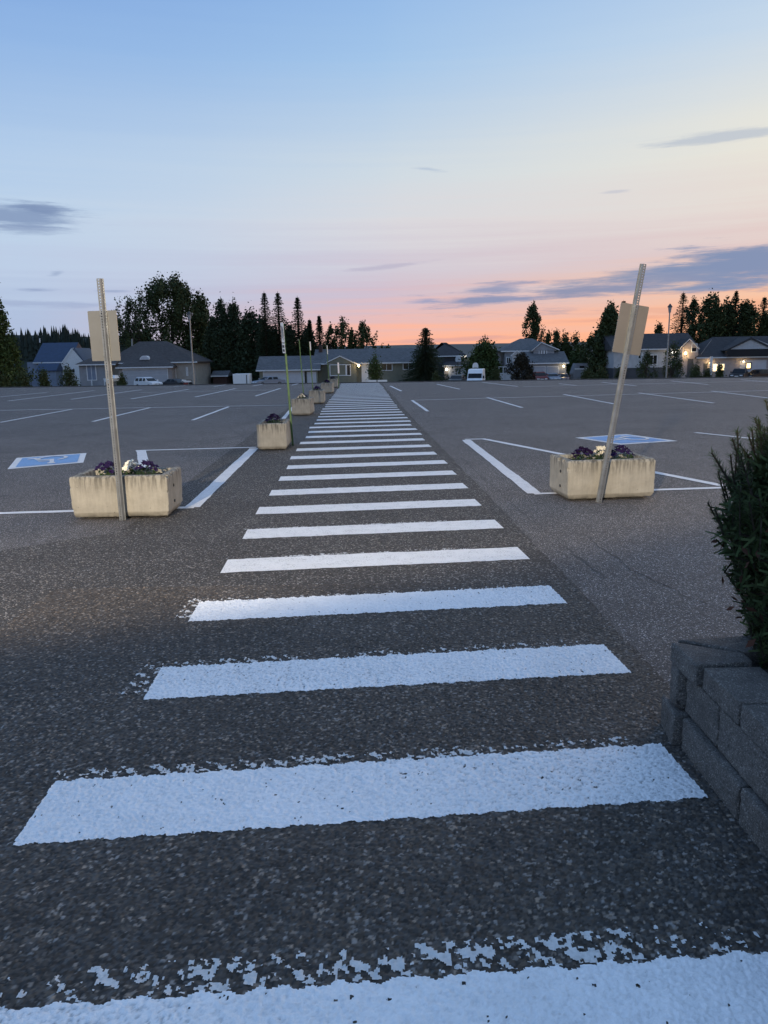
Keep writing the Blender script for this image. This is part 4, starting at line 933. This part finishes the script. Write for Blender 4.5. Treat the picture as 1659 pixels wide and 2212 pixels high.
# basketball hoop behind the van
o = empty('basketball_hoop', (hx(1027, 112), 112, GZ), 0, 'white basketball backboard above the white van', 'basketball hoop')
p = P(1027, 789, 112); MB().prism([(p.x-.42, 112, p.z-.38), (p.x+.42, 112, p.z-.38), (p.x+.42, 112, p.z-.05), (p.x+.34, 112, p.z+.22), (p.x+.14, 112, p.z+.36), (p.x-.14, 112, p.z+.36), (p.x-.34, 112, p.z+.22), (p.x-.42, 112, p.z-.05)], (0, .04, 0)).build('backboard', 'white', o, True)
MB().tube([(p.x, 113, GZ), (p.x, 112.9, p.z-.3), (p.x, 112.1, p.z)], .06, 8).build('pole', 'black', o, True)
MB().tube([(p.x+.23*math.cos(R(t)), 111.76+.23*math.sin(R(t)), p.z-.28) for t in range(0, 361, 30)], .014, 5).build('rim', 'brick', o, True)

# lamp posts at the lot's far edge
def lamp_post(px, pyt, pyb, D, label):
    p = P(px, pyb, D); t = P(px, pyt, D); o = empty('lamp_post', (p.x, D, -1.2), 0, label, 'street lamp', 'lamp posts'); H_ = t.z+1.2
    MB().tube([(0, 0, 0), (0, 0, .5), (0, 0, .55), (0, 0, H_-.55)], [.10, .10, .055, .04], 10).build('pole', 'galv', o)
    MB().tube([(0, 0, H_-.56), (0, 0, H_-.5), (0, 0, H_-.22)], [.06, .08, .12], 6).build('lantern', 'w_grey', o)
    MB().tube([(0, 0, H_-.22), (0, 0, H_-.18), (0, 0, H_)], [.17, .16, .02], 6).build('lantern_cap', 'w_dark', o)
lamp_post(419, 672, 830, 52, 'tall grey lamp post with lantern top before the poplar, left')
lamp_post(1439, 656, 816, 50, 'tall grey lamp post before the white house, right')

# ------------------------------------------------------------------ vehicles
def carpaint(name, c): 
    m = pm(name, c, .38, .05, 2, 0, 0, .35); m.node_tree.nodes['Principled BSDF'].inputs['Coat Weight'].default_value = .1; return m
M['c_white'] = carpaint('white_car_paint', (.72, .73, .75)); M['c_dark'] = carpaint('charcoal_car_paint', (.03, .032, .038)); M['c_black'] = carpaint('black_car_paint', (.012, .012, .014))
M['c_red'] = carpaint('red_car_paint', (.16, .02, .018)); M['c_maroon'] = carpaint('maroon_car_paint', (.07, .015, .02)); M['c_silver'] = carpaint('silver_blue_car_paint', (.22, .25, .30))
M['head'] = pm('headlamp_glass', (.7, .72, .75), .15, .05, 3, 0, 0, .8); M['tail'] = pm('tail_lamp_red', (.25, .015, .012), .25, .1, 3)
def vehicle(name, label, cat, loc, heading, kind, paint):
    """local x forward; heading in degrees from world +x"""
    o = empty(name, loc, R(heading), label, cat, 'parked vehicles')
    S = {'suv': dict(L=4.6, W=1.86, r=.36, wb=2.75, body=[(-2.28, .45), (2.25, .42), (2.3, .75), (2.15, .98), (1.15, 1.10), (-2.25, 1.12), (-2.3, .8)], cab=[(-2.22, 1.12), (1.15, 1.10), (.35, 1.62), (-.2, 1.72), (-1.7, 1.70), (-2.05, 1.5)], win=[(-2.0, -1.15), (-1.05, -.25), (-.15, .75)], zb=1.17, zt=1.6),
         'sedan': dict(L=4.6, W=1.8, r=.33, wb=2.7, body=[(-2.28, .40), (2.25, .36), (2.3, .62), (2.1, .82), (1.0, .95), (-1.7, .98), (-2.25, .95), (-2.3, .7)], cab=[(-1.75, .98), (1.0, .95), (.25, 1.36), (-.3, 1.44), (-.95, 1.42)], win=[(-1.2, -.4), (-.3, .55)], zb=1.02, zt=1.34),
         'pickup': dict(L=5.7, W=2.0, r=.42, wb=3.6, body=[(-2.83, .62), (2.8, .55), (2.85, 1.0), (2.7, 1.22), (1.4, 1.28), (-2.8, 1.28), (-2.85, 1.0)], cab=[(-.75, 1.28), (1.45, 1.28), (.75, 1.86), (.3, 1.92), (-.55, 1.90), (-.7, 1.5)], win=[(-.55, .2), (.3, 1.1)], zb=1.34, zt=1.78),
         'van': dict(L=5.6, W=2.05, r=.36, wb=3.6, body=[(-2.78, .42), (2.75, .40), (2.8, .85), (2.62, 1.12), (1.95, 1.32), (-2.78, 1.32)], cab=[(-2.78, 1.32), (1.95, 1.32), (1.35, 2.05), (.9, 2.45), (.3, 2.55), (-2.7, 2.55)], win=[(.75, 1.5)], zb=1.36, zt=1.95)}[kind]
    W = S['W']; hw = W/2
    def loft(pts, wlo, whi, zlo, zhi, name, mat, par, bev):
        f = lambda z: wlo+(whi-wlo)*max(0, min(1, (z-zlo)/(zhi-zlo)))
        n = len(pts); v = [(x, -f(z), z) for x, z in pts]+[(x, f(z), z) for x, z in pts]
        mb = MB().add(v, [tuple(range(n))[::-1], tuple(range(n, 2*n))]+[(i, (i+1) % n, n+(i+1) % n, n+i) for i in range(n)])
        return mb.build(name, mat, par, False, False, bev)
    zc = max(z for _, z in S['cab']); z0 = min(z for _, z in S['cab'])
    body = loft(S['body'], hw, hw*.985, .4, z0, 'body', paint, o, .05)
    topw = hw*(.93 if kind == 'van' else .78); cab = loft(S['cab'], hw*.97, topw, z0, zc, 'cabin', paint, o, .04)
    f = lambda z: hw*.97+(topw-hw*.97)*max(0, min(1, (z-z0)/(zc-z0)))
    for sg in (-1, 1):
        for (xa, xb) in S['win']:
            sl = .12*(1 if xb == max(w_[1] for w_ in S['win']) else 0)
            q = [(xa+.04, S['zb']), (xb, S['zb']), (xb-.35 if sl else xb-.02, S['zt']), (xa+.1, S['zt'])]
            MB().prism([(x, sg*(f(z)-.012), z) for x, z in q], (0, sg*.024, 0)).build('side_window', 'glass', cab)
        MB().box(.85 if kind != 'van' else 1.55, 1.0 if kind != 'van' else 1.75, sg*hw if sg > 0 else -hw-.2, hw+.2 if sg > 0 else -hw, S['zb']-.02, S['zb']+(.18 if kind != 'van' else .32)).build('wing_mirror', paint if kind != 'van' else 'black', o)
    def glassquad(a, b, name, wf=.9):
        (xa, za), (xb, zb) = a, b; d = Vector((xb-xa, 0, zb-za)); nrm = Vector((d.z, 0, -d.x)).normalized()*(1 if a[0] > 0 or name == 'windscreen' else -1)
        if name == 'rear_window': nrm = -Vector((abs(d.z), 0, -abs(d.x)*.2)).normalized()
        p0 = Vector((xa, 0, za))+d*.1; p1 = Vector((xa, 0, za))+d*.9; pts = [p0+Vector((0, -f(p0.z)*wf, 0)), p0+Vector((0, f(p0.z)*wf, 0)), p1+Vector((0, f(p1.z)*wf, 0)), p1+Vector((0, -f(p1.z)*wf, 0))]
        MB().prism([p-nrm*.01 for p in pts], nrm*.03).build(name, 'glass', cab)
    cb = S['cab']; glassquad(cb[1], cb[2], 'windscreen')
    if kind != 'van': glassquad(cb[0], cb[-1], 'rear_window', .88)
    xf = max(x for x, _ in S['body']); xr = min(x for x, _ in S['body']); zl = S['body'][2][1]
    for sg in (-1, 1):
        MB().box(xf-.16, xf+.012, sg*hw*.62-.2, sg*hw*.62+.2, zl-.1, zl+.07).build('headlight', 'head', body)
        MB().box(xr-.012, xr+.1, sg*hw*.82-.1, sg*hw*.82+.1, zl-.02, zl+.28).build('taillight', 'tail', body)
        for xw in (-S['wb']/2, S['wb']/2):
            w_ = MB().tube([(xw, sg*(hw-.2), S['r']), (xw, sg*(hw-.19), S['r']), (xw, sg*(hw+.01), S['r']), (xw, sg*(hw+.02), S['r'])], [S['r']*.9, S['r'], S['r'], S['r']*.9], 18).build('wheel', 'tyre', o)
            MB().tube([(xw, sg*(hw+.0), S['r']), (xw, sg*(hw+.03), S['r'])], [S['r']*.62, S['r']*.55], 14).build('rim', 'rim', w_)
    MB().box(xf-.02, xf+.05, -hw*.9, hw*.9, S['body'][0][1]+.02, S['body'][0][1]+.2).build('bumper', 'c_black' if kind != 'sedan' else paint, body)
    MB().box(xf-.02, xf+.02, -hw*.38, hw*.38, zl-.12, zl+.06).build('grille', 'black', body)
    MB().box(xr-.04, xr+.02, -hw*.9, hw*.9, S['body'][0][1]+.02, S['body'][0][1]+.22).build('rear_bumper', 'c_black', body)
    MB().box(xf+.02, xf+.056, -.26, .26, S['body'][0][1]+.2, S['body'][0][1]+.31).build('number_plate', 'white', body)
    if kind == 'suv':
        for sg in (-1, 1): MB().tube([(-1.7, sg*topw*.88, zc+.03), (.1, sg*topw*.88, zc+.05)], .025, 6).build('roof_rail', 'rim', cab)
    return o
def park(name, label, cat, px0, px1, pyt, kind, paint, heading, hgt, D):
    """roof seen at pyt; ground level follows from it"""
    pc = (px0+px1)/2; t = P(pc, pyt, D); return vehicle(name, label, cat, (t.x, D, t.z-hgt), heading, kind, paint)
park('parked_suv', 'white SUV parked before the wide grey garage door', 'car', 293, 345, 814.5, 'suv', 'c_white', -38, 1.74, 116)
park('parked_sedan', 'dark sedan parked by the cream wall right of the white SUV', 'car', 363, 398, 818, 'sedan', 'c_dark', -30, 1.44, 116)
park('parked_sedan', 'silver blue sedan parked before the bungalow garage', 'car', 564, 594, 813, 'sedan', 'c_silver', 215, 1.44, 112)
park('parked_sedan', 'black sedan parked beside the white van', 'car', 972, 1003, 809.5, 'sedan', 'c_black', 255, 1.44, 106)
park('white_van', 'tall white van parked nose first below the basketball backboard', 'van', 1010, 1047, 797, 'van', 'c_white', 258, 2.55, 104)
park('parked_suv', 'dull red SUV parked before the grey house garage', 'car', 1155, 1177, 803, 'suv', 'c_red', 268, 1.74, 118)
park('parked_sedan', 'dark silver car parked between the two red cars', 'car', 1182, 1203, 806, 'sedan', 'c_silver', 272, 1.44, 118)
park('parked_sedan', 'dark maroon car nearest the garage lamp of the grey house', 'car', 1206, 1225, 806.5, 'sedan', 'c_maroon', 262, 1.44, 118)
park('pickup_truck', 'black pickup truck parked before the lit garage', 'truck', 1577, 1622, 796, 'pickup', 'c_black', 236, 1.92, 116)
park('parked_suv', 'black SUV parked behind the pickup at the right edge', 'car', 1622, 1654, 797.5, 'suv', 'c_black', 205, 1.74, 118)
# small motorcycle by the dark sedan
p = P(401, 818, 112); o = empty('motorcycle', (p.x, 112, p.z-1.1), R(200), 'small motorcycle beside the lamp post, white and red fairing', 'motorcycle')
for x in (-.65, .65): w_ = MB().tube([(x, -.06, .3), (x, .06, .3)], .3, 16).build('wheel', 'tyre', o)
MB().prism([(-.75, -.11, .62), (.1, -.11, .55), (.55, -.11, .8), (.45, -.11, 1.0), (0, -.11, .92), (-.7, -.11, .85)], (0, .22, 0)).build('fairing', 'c_white', o, False, False, .03)
MB().prism([(-.85, -.12, .82), (.0, -.12, .86), (-.1, -.12, .95), (-.85, -.12, .92)], (0, .24, 0)).build('seat', 'black', o); MB().tube([(.65, 0, .3), (.45, 0, 1.1)], .035, 6).build('fork', 'rim', o)
MB().tube([(.42, -.35, 1.12), (.45, 0, 1.08), (.42, .35, 1.12)], .02, 6).build('handlebar', 'black', o); MB().box(-.3, .35, -.14, .14, .28, .55).build('engine', 'c_red', o)
# white topped boat on its trailer behind the left sign post
p = P(249, 810, 114); o = empty('small_boat', (p.x, 114, p.z-1.6), R(70), 'small white topped boat on trailer left of the garage', 'boat')
hull = MB(); sec = []
for x, w_, zk in ((-1.8, .75, .55), (-.6, .8, .5), (.8, .65, .52), (1.8, .08, .85)): sec.append([(x, -w_, 1.15), (x, -w_*.75, .75), (x, 0, zk), (x, w_*.75, .75), (x, w_, 1.15)])
for s in sec: hull.v += s
for i in range(3):
    for k in range(4): a = i*5+k; hull.f.append((a, a+1, a+6, a+5))
    hull.f.append((i*5+4, i*5, i*5+5, i*5+9))
hull.f.append((0, 1, 2, 3, 4)); hull.build('hull', 'c_white', o); MB().prism([(-.8, -.5, 1.16), (.9, -.4, 1.16), (.5, -.35, 1.55), (-.6, -.42, 1.6)], (0, .85, 0)).build('cabin_cover', 'white', o, False, False, .05)
MB().box(-1.9, 2.6, -.06, .06, .36, .44).build('trailer_beam', 'galv', o)
for s in (-1, 1): MB().tube([(-.6, s*.82, .28), (-.6, s*.95, .28)], .28, 14).build('wheel', 'tyre', o)
#@@MORE

# ------------------------------------------------------------------ trees
M['lf_dark'] = leafmat('dark_foliage', (.042, .060, .026), .5); M['lf_green'] = leafmat('green_foliage', (.042, .068, .022), .5); M['lf_spruce'] = leafmat('spruce_foliage', (.030, .048, .028), .5); M['lf_red'] = leafmat('dull_red_foliage', (.030, .028, .021), .4)
def leaf_cards(rn, pts, size, flat=.0):
    n = len(pts); u = rn.normal(0, 1, (n, 3)); u /= np.linalg.norm(u, axis=1)[:, None]; w = np.cross(u, rn.normal(0, 1, (n, 3))); w /= np.linalg.norm(w, axis=1)[:, None]
    s = size*rn.uniform(.6, 1.3, (n, 1))
    return np.stack([pts-u*s*.6, pts+w*s*.34, pts+u*s*.6, pts-w*s*.34], 1).reshape(-1, 3)
def broadleaf(name, label, base, H_, rx, seed, mat='lf_dark', shape='round', nclump=90, per=42, leaf=.30, cat='tree', group='trees behind the houses', ry=None, trunkfrac=.25, spread=.10):
    rn = np.random.RandomState(seed); base = Vector(base); o = empty(name, base, 0, label, cat, group); ry = ry or rx*.8
    tips = []
    prof = {'round': lambda t: math.sin(math.pi*min(1, .12+.9*t))**.6, 'column': lambda t: .75*math.sin(math.pi*min(1, .15+.85*t))**.45, 'spire': lambda t: (1-t)**.7*.95+.05, 'dome': lambda t: math.sqrt(max(.02, 1-t*t)), 'broad': lambda t: (.72+.5*t if t < .45 else max(.04, 1-((t-.45)/.56)**2.6)**.5*.95), 'vase': lambda t: (.45+.9*t)*(1 if t < .6 else math.sqrt(max(.03, 1-((t-.6)/.42)**2)))}[shape]
    lump = [(rn.uniform(0, 6.28), rn.uniform(.5, 3), rn.uniform(.1, .22)) for _ in range(4)]
    zlo = H_*trunkfrac*.55
    for i in range(nclump):
        t = rn.uniform(0, 1)**.9; a = rn.uniform(0, 2*math.pi)
        m = 1+sum(q*math.sin(a*round(f)+ph+t*5*f) for ph, f, q in lump)
        r_ = prof(t)*m*math.sqrt(rn.uniform(.12, 1.0))
        tips.append((r_*rx*math.cos(a), r_*ry*math.sin(a), zlo+(H_-zlo)*t*.96))
    tips = np.array(tips); V = []
    cs = max(.35, rx*spread*2.2)
    for tp in tips:
        n = int(per*rn.uniform(.6, 1.3)); up = .9+1.0*(tp[2]/H_)
        q = rn.normal(0, 1, (n, 3))*np.array([cs*.36, cs*.36, cs*.5*up]); V.append(leaf_cards(rn, tp+q, leaf))
    V = np.concatenate(V); ob = fromnp('crown', V, np.arange(len(V)).reshape(-1, 4), mat, o, (0, 0, 0)); ob['kind'] = 'stuff' if False else ob.get('kind', '') or 'thing'
    del ob['kind']
    tk = MB(); r0 = .016*H_+.05; tk.tube([(0, 0, -.2), (.02*H_*rn.uniform(-1, 1)*.3, 0, H_*.35), (0, 0, H_*.7)], [r0, r0*.7, r0*.25], 7)
    for k in range(0, len(tips), max(1, len(tips)//22)):
        tp = tips[k]; z = max(H_*.12, tp[2]*.55); tk.tube([(0, 0, z), tuple(tp*np.array([.5, .5, 1])*1.0+np.array([0, 0, -.12*(tp[2]-z)])), tuple(tp)], [r0*.3, r0*.18, .015], 4, False)
    tk.build('trunk', 'bark', o); return o
def spruce(name, label, base, H_, r_, seed, mat='lf_spruce', group='trees behind the houses', low=.06, dens=1.0, cat='tree'):
    rn = np.random.RandomState(seed); base = Vector(base); o = empty(name, base, 0, label, cat, group); V = []
    z = low*H_; T = []
    while z < H_*.985:
        t = z/H_; R_ = r_*((1-t)**.85)*rn.uniform(.82, 1.12)+.05; nb = max(4, int((6+9*(1-t))*dens))
        a0 = rn.uniform(0, 6.28)
        for k in range(nb):
            a = a0+2*math.pi*k/nb+rn.uniform(-.25, .25); L = R_*rn.uniform(.65, 1.15); d = np.array([math.cos(a), math.sin(a), 0]); s = np.array([-d[1], d[0], 0]); droop = rn.uniform(.12, .34)*(1 if t < .85 else -.8)
            m = max(3, int(L/.28)); q = np.linspace(.12, 1, m)
            for u in q:
                c = d*L*u+np.array([0, 0, z-droop*L*u*u+rn.uniform(-.05, .05)]); wd = (.16+.34*(1-u)*L*.5)*rn.uniform(.7, 1.2); hg = rn.uniform(.14, .34)*(1-.35*u)
                for sg in (-1, 1):
                    e_ = c+s*sg*wd+d*.12; T.append(c-d*.12); T.append(e_-np.array([0, 0, hg*.5])); T.append(c+d*.2-np.array([0, 0, hg*.15]))
                T.append(c-d*.16); T.append(c+d*.18); T.append(c-np.array([0, 0, hg])+d*.02)
        z += max(.16, .05*H_*(.4+.6*(1-t))/1.6)
    for k in range(7):
        a = rn.uniform(0, 6.28); d = np.array([math.cos(a), math.sin(a), 0])*.1; T += [d+np.array([0, 0, H_*.95]), -d+np.array([0, 0, H_*.95]), np.array([0, 0, H_*1.005])]
    V = np.array(T); fromnp('crown', V, np.arange(len(V)).reshape(-1, 3), mat, o, (0, 0, 0))
    MB().tube([(0, 0, -.2), (0, 0, H_*.6), (0, 0, H_*.97)], [.014*H_+.04, .008*H_+.02, .012], 6).build('trunk', 'bark', o); return o
def tree(fn, name, label, px, pyt, hw, D, seed, **k):
    if k.get('cat') != 'bush' and D > 70: D *= KD; k['leaf'] = k.get('leaf', .3)*1.2
    if fn is spruce: k.pop('leaf', None)
    b = (hx(px, D), D, GZ); H_ = hz(px, pyt, D)-GZ; r_ = hw*D/F*(1.0 if k.get('cat') == 'bush' else 1.35 if fn is broadleaf else 1.6)
    return fn(name, label, b, H_, r_, seed, **k)
# left side
tree(broadleaf, 'leafy_tree', 'dark leafy tree at the left edge above the hedge', -4, 634, 62, 66, 1, mat='lf_green', shape='spire', nclump=260, per=45, leaf=.24, trunkfrac=.05, spread=.07)
tree(broadleaf, 'poplar_tree', 'broad tall poplar with spiky crown behind the hip roofed house', 377, 607, 74, 112, 2, shape='broad', nclump=520, per=62, leaf=.34, trunkfrac=.12, spread=.05)
tree(broadleaf, 'poplar_tree', 'smaller poplar leaning out left of the broad poplar', 303, 645, 34, 108, 3, shape='vase', nclump=90, per=40, leaf=.32, trunkfrac=.15, spread=.09)
tree(broadleaf, 'poplar_tree', 'dense dark poplar under the right side of the broad poplar', 440, 640, 30, 112, 23, shape='column', nclump=140, per=50, leaf=.36, trunkfrac=.03, spread=.12)
for i, (px, t, w_) in enumerate(((484, 652, 20), (511, 655, 22), (466, 690, 18))):
    tree(broadleaf, 'cedar_tree', ['tall columnar cedar just right of the broad poplar', 'round topped columnar cedar beside the tall one', 'short cedar between poplar and the tall cedar'][i], px, t, w_, 104, 30+i, shape='column', nclump=150, per=55, leaf=.30, trunkfrac=.01, spread=.15, mat='lf_spruce')
for i, (px, t, w_, lab) in enumerate(((546, 674, 22, 'bushy dark tree above the bungalow garage end'), (572, 684, 20, 'low dark tree left of the twin spruces'), (530, 705, 22, 'dark thicket tree above the cargo trailer'), (590, 715, 24, 'dense dark tree under the twin spruces'), (625, 712, 24, 'dense dark tree between the twin and single spruces'), (668, 716, 22, 'dense dark tree behind the green posts'))):
    tree(broadleaf, 'evergreen_tree', lab, px, t, w_, 103, 40+i, shape='column', nclump=120, per=50, leaf=.34, trunkfrac=.01, spread=.14, mat='lf_spruce')
for i, (px, t, w_, lab) in enumerate(((578, 628, 26, 'left one of the twin tall spruces'), (607, 628, 28, 'right one of the twin tall spruces'), (648, 638, 25, 'slender tall spruce right of the twin spruces'), (672, 688, 15, 'small pointed spruce right of the slender one'), (693, 679, 16, 'narrow spruce above the bungalow chimney'), (920, 706, 40, 'dark broad spruce between bungalow and dark house'))):
    tree(spruce, 'spruce_tree', lab, px, t, w_, 101 if px < 900 else 89, 60+i, dens=1.2, low=.04)
for i, (px, t, w_, lab) in enumerate(((716, 706, 15, 'thin leafy tree above the bungalow entry gable'), (741, 690, 22, 'open crowned leafy tree above the bungalow ridge'), (784, 692, 20, 'oval leafy tree right of the open crowned one'), (762, 715, 14, 'low leafy tree between two taller ones'))):
    tree(broadleaf, 'aspen_tree', lab, px, t, w_, 106, 70+i, shape='round', nclump=75, per=38, leaf=.30, trunkfrac=.12, spread=.11)
for i, (px, t, w_) in enumerate(((826, 744, 10), (839, 747, 8))):
    tree(broadleaf, 'aspen_tree', ['low distant tree just over the bungalow roof ridge', 'lowest distant tree right of it over the ridge'][i], px, t, w_, 125, 80+i, nclump=30, per=30, leaf=.3)
tree(broadleaf, 'crab_apple_tree', 'small leafy tree before the bungalow door', 810, 777, 9.5, 58, 90, mat='lf_green', shape='round', nclump=60, per=40, leaf=.10, trunkfrac=1.15, group='garden trees', spread=.14)
tree(broadleaf, 'leafy_tree', 'round dark green tree behind the white van', 1046, 747, 37, 96, 91, mat='lf_green', shape='dome', nclump=170, per=45, leaf=.3, trunkfrac=.02, spread=.09)
tree(broadleaf, 'columnar_poplar', 'narrow columnar poplar standing above the two storey house', 1149, 656, 15, 116, 92, shape='column', nclump=120, per=45, leaf=.32, trunkfrac=.1, spread=.14)
tree(broadleaf, 'columnar_poplar', 'short side poplar at the foot of the columnar one', 1164, 700, 9, 116, 93, shape='vase', nclump=30, per=35, leaf=.28, spread=.2)
for i, (px, t, w_) in enumerate(((1182, 722, 10), (1200, 717, 13), (1218, 718, 12), (1237, 724, 13), (1256, 745, 14))):
    tree(broadleaf, 'young_poplar', ['first', 'second', 'third', 'fourth', 'last and lowest'][i]+' from the left of the poplar row right of the two storey house', px, t, w_, 112, 100+i, shape='column', nclump=50, per=40, leaf=.30, trunkfrac=.02, spread=.2, group='poplar row')
tree(broadleaf, 'leafy_tree', 'dark green tree beside the camper trailer', 1247, 762, 24, 104, 106, mat='lf_green', nclump=90, per=40, leaf=.3, trunkfrac=.02)
tree(broadleaf, 'garden_tree', 'small dark tree before the two storey house', 1127, 766, 20, 84, 107, mat='lf_red', shape='round', nclump=110, per=40, leaf=.2, trunkfrac=.15, group='garden trees')
# right side
tree(broadleaf, 'leafy_tree', 'tall dark tree just left of the leaning sign', 1312, 664, 36, 96, 110, shape='spire', nclump=240, per=48, leaf=.32, trunkfrac=.02, spread=.09)
tree(spruce, 'spruce_tree', 'pointed spruce partly behind the leaning sign', 1341, 648, 26, 99, 111, dens=1.2)
tree(broadleaf, 'leafy_tree', 'lower dark tree at the left of the tall tree by the leaning sign', 1282, 716, 22, 98, 112, shape='dome', nclump=110, per=42, leaf=.3, trunkfrac=.02)
tree(spruce, 'larch_tree', 'open branched larch above the white house', 1467, 629, 34, 108, 113, dens=.8, low=.1)
tree(broadleaf, 'aspen_tree', 'leafy tree showing its top right of the larch', 1490, 646, 22, 110, 114, shape='round', nclump=80, per=38, leaf=.3)
tree(broadleaf, 'aspen_tree', 'low leafy tree in the gap right of the leaning sign', 1420, 702, 22, 112, 115, shape='dome', nclump=60, per=34, leaf=.3)
for i, (px, t, w_, lab) in enumerate(((1528, 638, 26, 'dense tall dark tree above the entry gable house'), (1557, 652, 28, 'dense round dark tree in the right hand clump'), (1602, 655, 24, 'dense dark tree right of the pointed spruce'), (1655, 680, 26, 'low dark tree at the right picture edge'))):
    tree(broadleaf, 'leafy_tree', lab, px, t, w_, 106, 120+i, shape='broad', nclump=190, per=48, leaf=.34, trunkfrac=.02, spread=.11)
tree(spruce, 'spruce_tree', 'pointed spruce rising from the right hand clump of trees', 1579, 626, 22, 105, 126, dens=1.3)
tree(spruce, 'larch_tree', 'open branched larch near the right picture edge', 1640, 640, 34, 107, 127, dens=.9)
# bushes and hedges in the gardens
for i, (px, t, w_, D, lab, m, sh_) in enumerate(((48, 806, 24, 62, 'clipped dark hedge bush below the left edge tree', 'lf_dark', 'dome'), (92, 806, 18, 62, 'round dark bush right of the hedge bush', 'lf_dark', 'dome'), (147, 797, 26, 74, 'spreading dark bush before the white gable', 'lf_dark', 'dome'), (262, 815, 14, 80, 'low dark bush by the garage left of the white SUV', 'lf_dark', 'dome'),
        (8, 815, 16, 60, 'dark bush in the far left corner', 'lf_dark', 'dome'), (1396, 762, 22, 82, 'dark leafy bush left of the right lamp post', 'lf_dark', 'round'), (1452, 742, 26, 80, 'tall dark shrub right of the right lamp post', 'lf_dark', 'round'), (1503, 794, 19, 74, 'round clipped bush before the lit house', 'lf_dark', 'dome'), (1530, 806, 10, 74, 'small bush left of the lit garage windows', 'lf_dark', 'dome'),
        (1555, 797, 15, 72, 'pointed bush before the lit garage windows', 'lf_dark', 'spire'), (942, 812, 10, 80, 'low bush under the dark spruce', 'lf_dark', 'dome'), (1270, 802, 26, 78, 'dark shrubs below the camper trailer', 'lf_dark', 'dome'), (1300, 800, 20, 80, 'dark shrub at the foot of the tall tree by the leaning sign', 'lf_dark', 'dome'), (1070, 800, 14, 84, 'dark shrub left of the two storey house deck', 'lf_dark', 'dome'), (1340, 800, 18, 76, 'dark low shrub before the white house foundation', 'lf_dark', 'dome'))):
    tree(broadleaf, 'garden_bush', lab, px, t, w_, D, 140+i, mat=m, shape=sh_, nclump=90, per=38, leaf=.15, trunkfrac=.0, cat='bush', group='garden bushes', spread=.13)

# ------------------------------------------------------------------ far ridges
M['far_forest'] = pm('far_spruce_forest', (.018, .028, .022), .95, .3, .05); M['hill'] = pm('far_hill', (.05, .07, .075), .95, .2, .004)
rn = random.Random(8); mb = MB()
for row, (y, k) in enumerate(((300, 1.0), (312, .9), (324, .95))):
    x = hx(-140, y)
    while x < hx(330, y):
        px = x*F/y+CX; top = P(px, 712-row*2+5*math.sin(px*.03)+(6 if px > 190 else 0), y).z; h_ = rn.uniform(6, 14)*k; w_ = h_*rn.uniform(.12, .2); zt = top+rn.gauss(-.6, 1.1); z0 = zt-h_
        n = 6
        for (za, zb, wa) in ((0, .45, 1.0), (.28, .72, .75), (.55, 1, .5)):
            b = len(mb.v)
            for q in range(n): mb.v.append((x+w_*wa*math.cos(q*6.283/n+row), y+w_*wa*math.sin(q*6.283/n+row), z0+h_*za))
            mb.v.append((x+rn.uniform(-.1, .1), y, z0+h_*zb)); mb.f += [(b+q, b+(q+1) % n, b+n) for q in range(n)]
        x += rn.uniform(.3, 1.9)
x0, x1 = hx(-200, 330), hx(360, 330); zt = P(100, 724, 330).z
fo = mb; tag(fo.build('far_forest', 'far_forest'), 'distant dark spruce forest ridge behind the blue roofed house', 'forest', None, 'stuff')
def ridge(name, label, y, pts, depth, mat):
    mb = MB(); n = len(pts)
    for px, py in pts:
        p = P(px, py, y); mb.v += [(p.x, y, p.z), (p.x, y-depth, -30), (p.x, y+depth, -30)]
    for i in range(n-1): a = i*3; mb.f += [(a, a+1, a+4, a+3), (a, a+3, a+5, a+2)]
    tag(mb.build(name, mat, None, False, True), label, None, None, 'structure')
ridge('forest_hill', 'low wooded rise below the far spruces', 325, [(-900, 745), (-300, 728), (-100, 722), (60, 724), (200, 728), (330, 734), (420, 760), (520, 790)], 110, 'far_forest')
rn = random.Random(4)
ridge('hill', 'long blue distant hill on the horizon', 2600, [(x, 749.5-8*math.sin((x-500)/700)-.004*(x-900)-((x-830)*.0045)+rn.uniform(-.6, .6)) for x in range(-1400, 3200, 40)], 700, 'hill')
